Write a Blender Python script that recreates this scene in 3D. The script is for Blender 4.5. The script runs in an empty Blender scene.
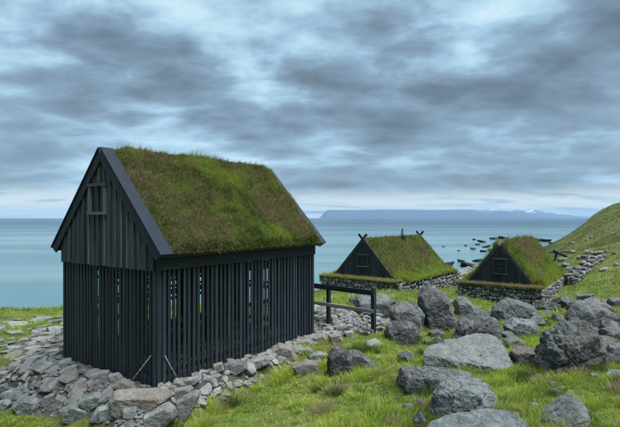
import bpy, bmesh, math, random
import numpy as np
from mathutils import Vector, Matrix

random.seed(7)
RNG = np.random.default_rng(11)
R = math.radians
sc = bpy.context.scene
COL = sc.collection

# ------------------------------------------------------------------ camera
F = 474.0                      # focal length in photo pixels (photo is 620 wide)
CX, HY = 310.0, 218.0          # principal column, horizon row
CZ = 3.0                       # eye height above the shed floor
cam_d = bpy.data.cameras.new('camera')
cam = bpy.data.objects.new('camera', cam_d)
COL.objects.link(cam)
cam.location = (0, 0, CZ)
cam.rotation_euler = (R(90), 0, 0)
cam_d.sensor_width = 36
cam_d.lens = 36 * F / 620
cam_d.shift_y = 4.5 / 620
cam_d.clip_start = 0.1
cam_d.clip_end = 80000
sc.camera = cam

# ------------------------------------------------------------------ sky, sun, exposure
EXPO = 2.5
SKY_GAIN = 10.6 / 2 ** EXPO          # the cloud colours below are written as they should appear
CLOUD_AT = (13.0, 18.0, 2.3)
SUN_EL, SUN_AZ = R(68), R(115)          # azimuth measured from +Y towards +X
world = bpy.data.worlds.new('World')
sc.world = world
world.use_nodes = True
wt = world.node_tree
wt.nodes.clear()


def N(t, kind, **kw):
    n = t.nodes.new(kind)
    for k, v in kw.items():
        if k.startswith('i_'):
            key = k[2:]
            n.inputs[int(key) if key.isdigit() else key].default_value = v
        else:
            setattr(n, k, v)
    return n


def L(t, a, b, ai=0, bi=0):
    t.links.new(a.outputs[ai], b.inputs[bi])


def M(t, op, a, b=None, clamp=False):
    n = t.nodes.new('ShaderNodeMath')
    n.operation = op
    n.use_clamp = clamp
    for i, v in enumerate((a, b)):
        if v is None:
            continue
        if isinstance(v, (int, float)):
            n.inputs[i].default_value = v
        else:
            t.links.new(v, n.inputs[i])
    return n.outputs[0]


def ramp(t, src, stops, interp='EASE'):
    n = t.nodes.new('ShaderNodeValToRGB')
    e = n.color_ramp
    e.interpolation = interp
    while len(e.elements) < len(stops):
        e.elements.new(0.5)
    for el, (p, c) in zip(e.elements, stops):
        el.position = p
        el.color = (*c, 1) if len(c) == 3 else c
    t.links.new(src, n.inputs[0])
    return n.outputs[0]


def maprange(t, v, a, b, c=0.0, d=1.0):
    n = t.nodes.new('ShaderNodeMapRange')
    n.interpolation_type = 'SMOOTHSTEP'
    for i, x in enumerate((a, b, c, d)):
        n.inputs[i + 1].default_value = x
    t.links.new(v, n.inputs[0])
    return n.outputs[0]


def mixc(t, fac, a, b, blend='MIX'):
    n = t.nodes.new('ShaderNodeMix')
    n.data_type = 'RGBA'
    n.blend_type = blend
    if isinstance(fac, (int, float)):
        n.inputs[0].default_value = fac
    else:
        t.links.new(fac, n.inputs[0])
    for i, v in ((6, a), (7, b)):
        if isinstance(v, (tuple, list)):
            n.inputs[i].default_value = (*v, 1) if len(v) == 3 else v
        else:
            t.links.new(v, n.inputs[i])
    return n.outputs[2]


def noise(t, vec, scale, detail=5, rough=0.55, dist=0.0):
    n = t.nodes.new('ShaderNodeTexNoise')
    n.inputs['Scale'].default_value = scale
    n.inputs['Detail'].default_value = detail
    n.inputs['Roughness'].default_value = rough
    n.inputs['Distortion'].default_value = dist
    if vec is not None:
        t.links.new(vec, n.inputs['Vector'])
    return n.outputs[0]


def mapping(t, vec, scale=(1, 1, 1), loc=(0, 0, 0), rot=(0, 0, 0)):
    n = t.nodes.new('ShaderNodeMapping')
    n.inputs['Scale'].default_value = scale
    n.inputs['Location'].default_value = loc
    n.inputs['Rotation'].default_value = rot
    t.links.new(vec, n.inputs['Vector'])
    return n.outputs[0]


sky = N(wt, 'ShaderNodeTexSky', sky_type='NISHITA', sun_disc=False,
        sun_elevation=SUN_EL, sun_rotation=SUN_AZ, air_density=1.0, dust_density=1.5)
tc = N(wt, 'ShaderNodeTexCoord')
sep = N(wt, 'ShaderNodeSeparateXYZ')
L(wt, tc, sep)
zpos = M(wt, 'MAXIMUM', sep.outputs[2], 0.0)
zc = M(wt, 'ADD', zpos, 0.19)
comb = N(wt, 'ShaderNodeCombineXYZ')
wt.links.new(M(wt, 'DIVIDE', sep.outputs[0], zc), comb.inputs[0])
wt.links.new(M(wt, 'DIVIDE', sep.outputs[1], zc), comb.inputs[1])
pv = comb.outputs[0]
n1 = noise(wt, mapping(wt, pv, (1.0, 1.15, 1), CLOUD_AT), 1.0, 2.0, 0.45, 0.2)
n2 = noise(wt, mapping(wt, pv, (2.6, 3.0, 1), (1.1, 7.3, 2)), 1.0, 7, 0.54, 0.25)
# billows: rounded cells warped by noise
wn = N(wt, 'ShaderNodeTexNoise')
wn.inputs['Scale'].default_value = 3.2
wn.inputs['Detail'].default_value = 3
wt.links.new(pv, wn.inputs['Vector'])
wv = N(wt, 'ShaderNodeVectorMath', operation='MULTIPLY_ADD')
wt.links.new(wn.outputs['Color'], wv.inputs[0])
wv.inputs[1].default_value = (0.35, 0.35, 0.35)
wt.links.new(pv, wv.inputs[2])
vb = N(wt, 'ShaderNodeTexVoronoi', feature='SMOOTH_F1')
vb.inputs['Scale'].default_value = 1.0
vb.inputs['Smoothness'].default_value = 0.7
wt.links.new(mapping(wt, wv.outputs[0], (3.2, 4.0, 1), (0.4, 2.2, 0)), vb.inputs['Vector'])
n3 = noise(wt, mapping(wt, pv, (9.0, 11.0, 1), (3.1, 2.3, 5)), 1.0, 6, 0.58, 0.4)
dens = M(wt, 'ADD', M(wt, 'MULTIPLY', n1, 0.60), M(wt, 'ADD', M(wt, 'MULTIPLY', n2, 0.36), M(wt, 'ADD', M(wt, 'MULTIPLY', n3, 0.13), M(wt, 'MULTIPLY', vb.outputs['Distance'], 0.20))))
# the deck flattens with distance
dens = M(wt, 'ADD', M(wt, 'MULTIPLY', M(wt, 'SUBTRACT', dens, 0.645), maprange(wt, zpos, 0.02, 0.30, 0.66, 1.42)), 0.595)
cloud = ramp(wt, dens, [(0.35, (0.078, 0.104, 0.124)), (0.44, (0.112, 0.152, 0.180)), (0.52, (0.160, 0.228, 0.290)), (0.595, (0.215, 0.320, 0.408)),
                        (0.66, (0.32, 0.495, 0.62)), (0.73, (0.47, 0.68, 0.79)), (0.80, (0.60, 0.78, 0.85))], 'LINEAR')
# the pale gap under the cloud deck, all round the horizon
gapn = noise(wt, mapping(wt, pv, (0.9, 3.0, 1), (2, 5, 1)), 1.0, 6, 0.6, 0.5)
gap = M(wt, 'MULTIPLY', maprange(wt, sep.outputs[2], 0.070, 0.026), maprange(wt, gapn, 0.30, 0.55))
cl2 = mixc(wt, gap, cloud, (0.76, 0.80, 0.77))
lit = mixc(wt, 1.0, cl2, (SKY_GAIN, SKY_GAIN, SKY_GAIN), 'MULTIPLY')
final = mixc(wt, 0.96, sky.outputs[0], lit)
bg = N(wt, 'ShaderNodeBackground')
bg.inputs['Strength'].default_value = 0.1
wt.links.new(final, bg.inputs['Color'])
wo = N(wt, 'ShaderNodeOutputWorld')
L(wt, bg, wo)

sun_d = bpy.data.lights.new('sun', 'SUN')
sun_d.energy = 1.5
sun_d.angle = R(50)
sun_d.color = (1.0, 0.97, 0.93)
sun = bpy.data.objects.new('sun', sun_d)
COL.objects.link(sun)
sun.location = (10, -10, 30)
sdir = Vector((math.sin(SUN_AZ) * math.cos(SUN_EL), math.cos(SUN_AZ) * math.cos(SUN_EL), math.sin(SUN_EL)))
sun.rotation_euler = (-sdir).to_track_quat('-Z', 'Y').to_euler()

sc.view_settings.view_transform = 'Standard'
sc.view_settings.look = 'None'
sc.view_settings.gamma = 1
sc.view_settings.exposure = EXPO
sc.view_settings.use_curve_mapping = False
sc.render.engine = 'CYCLES'
sc.cycles.use_denoising = True
sc.cycles.max_bounces = 6
sc.cycles.diffuse_bounces = 3
sc.cycles.glossy_bounces = 3
sc.cycles.transmission_bounces = 3
sc.cycles.volume_bounces = 0
sc.cycles.use_adaptive_sampling = False

# ------------------------------------------------------------------ numeric helpers


def _h(ix, iy, iz, seed):
    h = (ix.astype(np.uint32) * np.uint32(374761393) + iy.astype(np.uint32) * np.uint32(668265263)
         + iz.astype(np.uint32) * np.uint32(2147483647) + np.uint32((seed * 974634777) & 0xffffffff))
    h = (h ^ (h >> np.uint32(13))) * np.uint32(1274126177)
    h = h ^ (h >> np.uint32(16))
    return (h & np.uint32(0xffffff)).astype(np.float64) / 0xffffff


def vnoise(p, seed=0):
    p = np.asarray(p, float)
    i = np.floor(p).astype(np.int64)
    f = p - i
    f = f * f * (3 - 2 * f)
    out = 0
    for a in (0, 1):
        for b in (0, 1):
            for c in (0, 1):
                w = (f[:, 0] if a else 1 - f[:, 0]) * (f[:, 1] if b else 1 - f[:, 1]) * (f[:, 2] if c else 1 - f[:, 2])
                out = out + w * _h(i[:, 0] + a, i[:, 1] + b, i[:, 2] + c, seed)
    return out * 2 - 1


def fbm(p, octs=4, seed=0, gain=0.5):
    p = np.asarray(p, float)
    s, a, t = 0, 1.0, 0
    for k in range(octs):
        s = s + a * vnoise(p * (2 ** k) + 17.3 * k, seed + k)
        t += a
        a *= gain
    return s / t


def n2d(x, y, f=1.0, octs=3, seed=0):
    return fbm(np.stack([np.ravel(x) * f, np.ravel(y) * f, np.full(np.size(x), 0.5)], 1), octs, seed)


def sstep(a, b, x):
    t = np.clip((x - a) / (b - a), 0, 1)
    return t * t * (3 - 2 * t)


# ------------------------------------------------------------------ materials


def mat_new(name):
    m = bpy.data.materials.new(name)
    m.use_nodes = True
    t = m.node_tree
    bs = t.nodes['Principled BSDF']
    return m, t, bs


def bump(t, bs, h, strength, dist):
    b = t.nodes.new('ShaderNodeBump')
    b.inputs['Strength'].default_value = strength
    b.inputs['Distance'].default_value = dist
    t.links.new(h, b.inputs['Height'])
    t.links.new(b.outputs[0], bs.inputs['Normal'])


def pos_node(t):
    return t.nodes.new('ShaderNodeNewGeometry').outputs['Position']


def obj_rand(t):
    return t.nodes.new('ShaderNodeObjectInfo').outputs['Random']


def wood_mat(name, base, worn, wear=0.5, axis=2):
    m, t, bs = mat_new(name)
    co = t.nodes.new('ShaderNodeTexCoord').outputs['Object']
    s = [38, 38, 38]
    s[axis] = 1.6
    g = noise(t, mapping(t, co, s), 1.0, 5, 0.62, 0.3)
    s2 = [7, 7, 7]
    s2[axis] = 0.9
    g2 = noise(t, mapping(t, co, s2, (3, 1, 2)), 1.0, 4, 0.6)
    rnd = obj_rand(t)
    k = M(t, 'ADD', M(t, 'MULTIPLY', g, 0.55), M(t, 'ADD', M(t, 'MULTIPLY', g2, 0.35), M(t, 'MULTIPLY', rnd, 0.24)))
    c = ramp(t, k, [(0.40, base), (0.56, tuple(0.6 * a + 0.4 * b * wear for a, b in zip(base, worn))), (0.72, tuple(b * wear + a * (1 - wear) for a, b in zip(base, worn)))], 'LINEAR')
    t.links.new(c, bs.inputs['Base Color'])
    t.links.new(maprange(t, g, 0.3, 0.7, 0.5, 0.8), bs.inputs['Roughness'])
    bs.inputs['Specular IOR Level'].default_value = 0.3
    bump(t, bs, g, 0.5, 0.006)
    return m


def stone_mat(name, lo, mid, hi, scale=1.0, lichen=0.35, moss=0.0, brown=0.0):
    m, t, bs = mat_new(name)
    p = pos_node(t)
    a = noise(t, p, 2.2 * scale, 7, 0.62, 0.4)
    b = noise(t, p, 11 * scale, 8, 0.68, 0.2)
    c = noise(t, mapping(t, p, (1, 1, 1), (9, 4, 2)), 38 * scale, 4, 0.7)
    k = M(t, 'ADD', M(t, 'MULTIPLY', a, 0.34), M(t, 'ADD', M(t, 'MULTIPLY', b, 0.36), M(t, 'MULTIPLY', c, 0.30)))
    k = M(t, 'ADD', k, M(t, 'MULTIPLY', M(t, 'SUBTRACT', obj_rand(t), 0.5), 0.10))
    col = ramp(t, k, [(0.37, lo), (0.48, mid), (0.575, hi), (0.67, tuple(min(1, x * 1.5) for x in hi))], 'LINEAR')
    pt = noise(t, mapping(t, p, (1, 1, 1), (7, 2, 9)), 3.1 * scale, 6, 0.7, 0.8)
    col = mixc(t, M(t, 'MULTIPLY', maprange(t, pt, 0.50, 0.62), 0.5), col, tuple(x * 1.35 for x in hi))
    if brown:
        bn = noise(t, mapping(t, p, (1, 1, 1), (3, 8, 1)), 1.9 * scale, 5, 0.6)
        col = mixc(t, M(t, 'MULTIPLY', maprange(t, bn, 0.5, 0.68), brown), col, (0.10, 0.075, 0.06))
        rr = M(t, 'FRACT', M(t, 'MULTIPLY', obj_rand(t), 7.31))
        col = mixc(t, M(t, 'MULTIPLY', maprange(t, rr, 0.72, 0.95), brown * 0.75), col, (0.27, 0.215, 0.165))
    # lichen crust, blotchy
    ln = noise(t, mapping(t, p, (1, 1, 1), (5, 1, 7)), 15 * scale, 6, 0.72, 0.6)
    lf = M(t, 'MULTIPLY', maprange(t, ln, 0.54, 0.63), lichen)
    col = mixc(t, lf, col, (0.36, 0.40, 0.39))
    if moss:
        mn = noise(t, mapping(t, p, (1, 1, 1), (1, 6, 3)), 5 * scale, 6, 0.65, 0.4)
        nz = t.nodes.new('ShaderNodeSeparateXYZ')
        t.links.new(t.nodes.new('ShaderNodeNewGeometry').outputs['Normal'], nz.inputs[0])
        mf = M(t, 'MULTIPLY', M(t, 'MULTIPLY', maprange(t, mn, 0.5, 0.64), maprange(t, nz.outputs[2], 0.1, 0.7)), moss)
        col = mixc(t, mf, col, (0.105, 0.115, 0.035))
    t.links.new(col, bs.inputs['Base Color'])
    bs.inputs['Roughness'].default_value = 0.82
    bs.inputs['Specular IOR Level'].default_value = 0.3
    # cracks and pits
    vo = t.nodes.new('ShaderNodeTexVoronoi')
    vo.feature = 'DISTANCE_TO_EDGE'
    vo.inputs['Scale'].default_value = 2.6 * scale
    wv = t.nodes.new('ShaderNodeVectorMath')
    wv.operation = 'ADD'
    nn = t.nodes.new('ShaderNodeTexNoise')
    nn.inputs['Scale'].default_value = 3 * scale
    t.links.new(p, nn.inputs['Vector'])
    t.links.new(nn.outputs['Color'], wv.inputs[0])
    t.links.new(p, wv.inputs[1])
    t.links.new(wv.outputs[0], vo.inputs['Vector'])
    crack = maprange(t, vo.outputs['Distance'], 0.0, 0.025)
    hgt = M(t, 'ADD', M(t, 'MULTIPLY', b, 0.9), M(t, 'ADD', M(t, 'MULTIPLY', c, 0.6), M(t, 'MULTIPLY', crack, 0.06)))
    bump(t, bs, hgt, 1.0, 0.10 / scale)
    return m


def blade_mat(name):
    m = bpy.data.materials.new(name)
    m.use_nodes = True
    t = m.node_tree
    t.nodes.clear()
    at = N(t, 'ShaderNodeAttribute', attribute_name='Col')
    d = N(t, 'ShaderNodeBsdfDiffuse')
    tr = N(t, 'ShaderNodeBsdfTranslucent')
    mx = N(t, 'ShaderNodeMixShader')
    mx.inputs[0].default_value = 0.35
    o = N(t, 'ShaderNodeOutputMaterial')
    L(t, at, d)
    L(t, at, tr)
    L(t, d, mx, 0, 1)
    L(t, tr, mx, 0, 2)
    L(t, mx, o)
    return m


MAT = {}
MAT['tar_wood'] = wood_mat('tarred_wood', (0.0075, 0.0138, 0.0215), (0.042, 0.063, 0.080), 0.46)
MAT['tar_wood_x'] = wood_mat('tarred_wood_lengthwise', (0.0088, 0.0155, 0.0235), (0.040, 0.058, 0.074), 0.40, 0)
MAT['tar_wood_y'] = wood_mat('tarred_wood_crosswise', (0.0088, 0.0155, 0.0235), (0.040, 0.058, 0.074), 0.40, 1)
MAT['cap'] = wood_mat('tarred_cap_board', (0.016, 0.025, 0.038), (0.050, 0.068, 0.090), 0.42)
MAT['cap'].node_tree.nodes['Principled BSDF'].inputs['Specular IOR Level'].default_value = 0.08
MAT['board'] = wood_mat('weathered_tarred_board', (0.0100, 0.0150, 0.0215), (0.105, 0.122, 0.136), 0.5)
MAT['batten'] = wood_mat('worn_batten', (0.024, 0.031, 0.040), (0.16, 0.18, 0.195), 0.7)
MAT['grey_wood'] = wood_mat('silvered_wood', (0.05, 0.06, 0.068), (0.20, 0.215, 0.22), 0.9, 0)
MAT['boulder'] = stone_mat('basalt_boulder', (0.026, 0.030, 0.036), (0.076, 0.088, 0.099), (0.165, 0.185, 0.195), 1.15, 0.42, 0.35, 0.55)
MAT['boulder_blue'] = stone_mat('blue_grey_basalt', (0.042, 0.055, 0.067), (0.120, 0.148, 0.168), (0.215, 0.255, 0.275), 1.0, 0.38, 0.3, 0.2)
MAT['slab'] = stone_mat('terrace_slab', (0.085, 0.096, 0.104), (0.19, 0.215, 0.225), (0.31, 0.335, 0.34), 1.3, 0.35, 0.25, 0.6)
MAT['wallstone'] = stone_mat('wall_stone', (0.040, 0.047, 0.053), (0.125, 0.140, 0.147), (0.26, 0.28, 0.282), 1.1, 0.4, 0.2, 0.35)
MAT['wet_rock'] = stone_mat('wet_shore_rock', (0.006, 0.007, 0.008), (0.014, 0.015, 0.017), (0.03, 0.032, 0.034), 0.5, 0.1, 0.0, 0.2)
MAT['wet_rock'].node_tree.nodes['Principled BSDF'].inputs['Roughness'].default_value = 0.8
MAT['blade'] = blade_mat('grass_blade')

# earth under the grass, grey shingle near the water
m, t, bs = mat_new('ground_earth')
p = pos_node(t)
e1 = noise(t, p, 0.9, 6, 0.6)
e2 = noise(t, p, 9, 6, 0.7)
k = M(t, 'ADD', M(t, 'MULTIPLY', e1, 0.5), M(t, 'MULTIPLY', e2, 0.5))
turf = ramp(t, k, [(0.36, (0.035, 0.058, 0.014)), (0.5, (0.08, 0.115, 0.028)), (0.6, (0.15, 0.155, 0.06)), (0.7, (0.22, 0.195, 0.115))], 'LINEAR')
shn = ramp(t, noise(t, p, 1.4, 8, 0.75), [(0.35, (0.022, 0.024, 0.022)), (0.5, (0.06, 0.062, 0.056)), (0.65, (0.15, 0.15, 0.14))], 'LINEAR')
at = N(t, 'ShaderNodeAttribute', attribute_name='bare')
hxyz = N(t, 'ShaderNodeSeparateXYZ')
t.links.new(p, hxyz.inputs[0])
heath = ramp(t, noise(t, p, 0.22, 7, 0.65, 0.5), [(0.36, (0.040, 0.062, 0.018)), (0.5, (0.080, 0.105, 0.030)), (0.62, (0.085, 0.078, 0.036)), (0.72, (0.13, 0.13, 0.085))], 'LINEAR')
turf = mixc(t, maprange(t, hxyz.outputs[1], 34, 52), turf, heath)
cc = mixc(t, maprange(t, M(t, 'ADD', at.outputs['Fac'], M(t, 'MULTIPLY', M(t, 'SUBTRACT', e2, 0.5), 0.7)), 0.35, 0.65), turf, shn)
t.links.new(cc, bs.inputs['Base Color'])
bs.inputs['Roughness'].default_value = 0.95
bs.inputs['Specular IOR Level'].default_value = 0.1
bump(t, bs, k, 0.9, 0.08)
MAT['ground'] = m

m, t, bs = mat_new('turf_sod')
p = pos_node(t)
e1 = noise(t, p, 3, 7, 0.65)
turf = ramp(t, e1, [(0.35, (0.025, 0.035, 0.012)), (0.5, (0.05, 0.06, 0.02)), (0.65, (0.11, 0.095, 0.05))], 'LINEAR')
t.links.new(turf, bs.inputs['Base Color'])
bs.inputs['Roughness'].default_value = 0.95
bs.inputs['Specular IOR Level'].default_value = 0.1
bump(t, bs, noise(t, p, 14, 6, 0.7), 1.0, 0.05)
MAT['sod'] = m

m, t, bs = mat_new('sea_water')
p = pos_node(t)
# seabed showing through the shallows; far band of darker reflection painted in by distance
sxyz = N(t, 'ShaderNodeSeparateXYZ')
t.links.new(p, sxyz.inputs[0])
depth = maprange(t, sxyz.outputs[1], 50, 520)
swirl = noise(t, mapping(t, p, (0.004, 0.028, 1)), 1.0, 5, 0.6, 0.5)
dcol = mixc(t, depth, (0.060, 0.135, 0.160), (0.008, 0.040, 0.072))
dcol = mixc(t, M(t, 'MULTIPLY', maprange(t, swirl, 0.44, 0.62), M(t, 'SUBTRACT', 0.62, M(t, 'MULTIPLY', depth, 0.54))), dcol, (0.13, 0.225, 0.25))  # pale glints and striations painted into the base colour, strongest near shore
t.links.new(dcol, bs.inputs['Base Color'])
t.links.new(maprange(t, swirl, 0.4, 0.62, 0.24, 0.17), bs.inputs['Roughness'])
bs.inputs['IOR'].default_value = 1.33
w1 = noise(t, mapping(t, p, (0.55, 1.5, 1), rot=(0, 0, R(12))), 1.0, 5, 0.6, 0.4)
w2 = noise(t, mapping(t, p, (0.06, 0.22, 1), rot=(0, 0, R(-8))), 1.0, 4, 0.55, 0.4)
bump(t, bs, M(t, 'ADD', M(t, 'MULTIPLY', w1, 0.35), M(t, 'MULTIPLY', w2, 1.6)), 0.8, 0.6)
MAT['sea'] = m

m, t, bs = mat_new('mountain_rock')
p = pos_node(t)
sn = noise(t, mapping(t, p, (0.004, 0.004, 0.012)), 1.0, 6, 0.65, 0.5)
zz = N(t, 'ShaderNodeSeparateXYZ')
t.links.new(p, zz.inputs[0])
sf = M(t, 'MULTIPLY', maprange(t, sn, 0.52, 0.6), maprange(t, zz.outputs[2], 50, 280))
sf = M(t, 'MULTIPLY', sf, maprange(t, zz.outputs[0], 2600, 5200))
t.links.new(mixc(t, sf, (0.028, 0.04, 0.055), (0.75, 0.78, 0.8)), bs.inputs['Base Color'])
bs.inputs['Roughness'].default_value = 0.95
MAT['mountain'] = m

m, t, bs = mat_new('window_glass')
bs.inputs['Base Color'].default_value = (0.012, 0.016, 0.022, 1)
bs.inputs['Roughness'].default_value = 0.35
bs.inputs['Specular IOR Level'].default_value = 0.15
MAT['glass'] = m
m, t, bs = mat_new('galvanised_cable')
p = t.nodes.new('ShaderNodeTexCoord').outputs['Object']
t.links.new(ramp(t, noise(t, p, 30, 4, 0.7), [(0.4, (0.09, 0.10, 0.115)), (0.65, (0.26, 0.29, 0.32))]), bs.inputs['Base Color'])
bs.inputs['Roughness'].default_value = 0.6
MAT['cable'] = m
m, t, bs = mat_new('black_iron')
bs.inputs['Base Color'].default_value = (0.012, 0.014, 0.018, 1)
bs.inputs['Roughness'].default_value = 0.55
MAT['iron'] = m
m, t, bs = mat_new('dandelion_yellow')
bs.inputs['Base Color'].default_value = (0.65, 0.48, 0.02, 1)
bs.inputs['Roughness'].default_value = 0.8
MAT['yellow'] = m

# ------------------------------------------------------------------ object helpers


def link(name, me, mat=None, parent=None, smooth=False):
    o = bpy.data.objects.new(name, me)
    if mat is not None and not me.materials:
        me.materials.append(mat)
    COL.objects.link(o)
    if parent is not None:
        o.parent = parent
    if smooth and len(me.polygons):
        me.polygons.foreach_set('use_smooth', np.ones(len(me.polygons), bool))
    return o


def tag(o, label=None, cat=None, group=None, kind=None):
    for k, v in (('label', label), ('category', cat), ('group', group), ('kind', kind)):
        if v:
            o[k] = v
    return o


def empty(name, loc, rz=0.0):
    o = bpy.data.objects.new(name, None)
    o.location = loc
    o.rotation_euler = (0, 0, rz)
    o.empty_display_size = 0.3
    COL.objects.link(o)
    return o


def np_mesh(name, v, loops_idx, loop_start, loop_total):
    me = bpy.data.meshes.new(name)
    me.vertices.add(len(v))
    me.vertices.foreach_set('co', np.asarray(v, np.float32).ravel())
    me.loops.add(len(loops_idx))
    me.loops.foreach_set('vertex_index', np.asarray(loops_idx, np.int32))
    me.polygons.add(len(loop_start))
    me.polygons.foreach_set('loop_start', np.asarray(loop_start, np.int32))
    try:
        me.polygons.foreach_set('loop_total', np.asarray(loop_total, np.int32))
    except Exception:
        pass
    me.update(calc_edges=True)
    return me


def box_mesh(name, x, y, z, jit=0.0):
    v = [(a, b, c) for c in z for b in y for a in x]
    if jit:
        v = [tuple(q + random.uniform(-jit, jit) for q in w) for w in v]
    f = [(0, 2, 3, 1), (4, 5, 7, 6), (0, 1, 5, 4), (2, 6, 7, 3), (0, 4, 6, 2), (1, 3, 7, 5)]
    me = bpy.data.meshes.new(name)
    me.from_pydata(v, [], f)
    return me


def box(name, x, y, z, mat, parent=None, jit=0.0):
    return link(name, box_mesh(name, x, y, z, jit), mat, parent)


def prism(name, poly, axis, a, b, mat, parent=None):
    """polygon poly of 2D points extruded from a to b along axis (0,1,2)."""
    n = len(poly)

    def pt(q, w):
        r = [q[0], q[1]]
        r.insert(axis, w)
        return tuple(r)
    v = [pt(q, a) for q in poly] + [pt(q, b) for q in poly]
    f = [tuple(range(n)), tuple(range(2 * n - 1, n - 1, -1))] + [(i, i + n, (i + 1) % n + n, (i + 1) % n) for i in range(n)]
    me = bpy.data.meshes.new(name)
    me.from_pydata(v, [], f)
    bm = bmesh.new()
    bm.from_mesh(me)
    bmesh.ops.recalc_face_normals(bm, faces=bm.faces)
    bm.to_mesh(me)
    bm.free()
    return link(name, me, mat, parent)


def tube(name, pts, rad, mat, parent=None, seg=7):
    pts = [Vector(p) for p in pts]
    v, f = [], []
    n = len(pts)
    for i, p in enumerate(pts):
        d = (pts[min(i + 1, n - 1)] - pts[max(i - 1, 0)]).normalized()
        up = Vector((0, 0, 1)) if abs(d.z) < 0.9 else Vector((1, 0, 0))
        a = d.cross(up).normalized()
        b = a.cross(d)
        r = rad if not isinstance(rad, (list, tuple)) else rad[i]
        for k in range(seg):
            t = 2 * math.pi * k / seg
            v.append(tuple(p + a * math.cos(t) * r + b * math.sin(t) * r))
    for i in range(n - 1):
        for k in range(seg):
            f.append((i * seg + k, i * seg + (k + 1) % seg, (i + 1) * seg + (k + 1) % seg, (i + 1) * seg + k))
    f.append(tuple(range(seg - 1, -1, -1)))
    f.append(tuple((n - 1) * seg + k for k in range(seg)))
    me = bpy.data.meshes.new(name)
    me.from_pydata(v, [], f)
    return link(name, me, mat, parent, True)


# ---- stones: star-shaped bodies bounded by planes, rounded with a p-norm, then roughened
_ICO = {}


def ico(level):
    if level not in _ICO:
        bm = bmesh.new()
        bmesh.ops.create_icosphere(bm, subdivisions=level, radius=1)
        v = np.array([q.co[:] for q in bm.verts])
        f = [tuple(q.index for q in fc.verts) for fc in bm.faces]
        bm.free()
        _ICO[level] = (v / np.linalg.norm(v, axis=1)[:, None], f)
    return _ICO[level]


def star(planes_n, planes_o, level, p=14, rough=0.05, seed=0, freq=2.0, cracks=0, ledge=0.0):
    d, f = ico(level)
    q = np.clip(d @ planes_n.T, 1e-4, None) / planes_o[None, :]
    r = (q ** p).sum(1) ** (-1.0 / p)
    v = d * r[:, None]
    if rough:
        size = np.median(r)
        nz = fbm(v / size * freq + seed * 3.7, 5, seed, 0.55)
        rg = 1 - np.abs(fbm(v / size * freq * 0.8 + 31 + seed * 1.3, 4, seed + 50, 0.55)) * 2.2
        fine = fbm(v / size * freq * 3.5 + 7 + seed, 4, seed + 90, 0.62)
        step = np.abs(fbm(v / size * freq * 1.7 + 3 + seed, 3, seed + 70, 0.5))
        led = fbm(v / size * freq * 0.9 + 13 + seed, 3, seed + 33, 0.5) * 5
        led = np.floor(led) + sstep(0.72, 1.0, led - np.floor(led))
        fine = fine * 1.2 + ledge * led - 0.45 * (step > 0.16)
        v = d * (r * (1 + rough * nz + rough * 0.45 * fine) - rough * 1.6 * size * np.clip(rg - 0.5, 0, 1))[:, None]
        rg2 = np.random.default_rng(seed * 7 + 3)
        ctr = v.mean(0)
        for _ in range(cracks):                      # a few joints running right through the stone
            m_ = rg2.normal(size=3) * (1, 1, 0.8)
            m_ /= np.linalg.norm(m_)
            dd = np.abs((v - ctr) @ m_ - rg2.uniform(-0.5, 0.5) * size + 0.16 * size * fbm(v / size * 2.4 + seed, 3, seed + 11))
            v = v - d * (0.055 * size * np.exp(-(dd / (0.022 * size)) ** 2))[:, None]
    return v, f


def rand_stone(name, level, seed, flat=1.0, cuts=14, p=14, rough=0.06):
    rg = np.random.default_rng(seed)
    n = rg.normal(size=(cuts, 3))
    n /= np.linalg.norm(n, axis=1)[:, None]
    n = np.vstack([n, [(0, 0, 1), (0, 0, -1), (1, 0, 0), (-1, 0, 0), (0, 1, 0), (0, -1, 0)]])
    o = np.concatenate([rg.uniform(0.62, 1.0, cuts), rg.uniform(0.72, 1.0, 6)])
    v, f = star(n, o, level, p, rough, seed)
    v[:, 2] *= flat
    me = bpy.data.meshes.new(name)
    me.from_pydata(v.tolist(), [], f)
    me.polygons.foreach_set('use_smooth', np.ones(len(me.polygons), bool))
    return me


def hull_planes(pts):
    c = pts.mean(0)
    bm = bmesh.new()
    for q in pts - c:
        bm.verts.new(q)
    bmesh.ops.convex_hull(bm, input=bm.verts)
    bmesh.ops.recalc_face_normals(bm, faces=bm.faces)
    ns, os_ = [], []
    for fc in bm.faces:
        n = fc.normal.copy()
        o = n.dot(fc.verts[0].co)
        if o < 0:
            n, o = -n, -o
        if fc.calc_area() > 1e-6 and o > 1e-4:
            ns.append(n[:])
            os_.append(o)
    bm.free()
    return c, np.array(ns), np.array(os_)


# ------------------------------------------------------------------ terrain
P0 = np.array((-2.766, 8.514))          # shed's near corner
V_ = np.array((0.5835, 0.8121))         # along its long side
U_ = np.array((-0.8121, 0.5835))        # along its gable, to the left
SW, SL = 3.23, 4.88                     # gable width, side length
SROT = math.atan2(V_[1], V_[0])
SEA = -3.5

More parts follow.
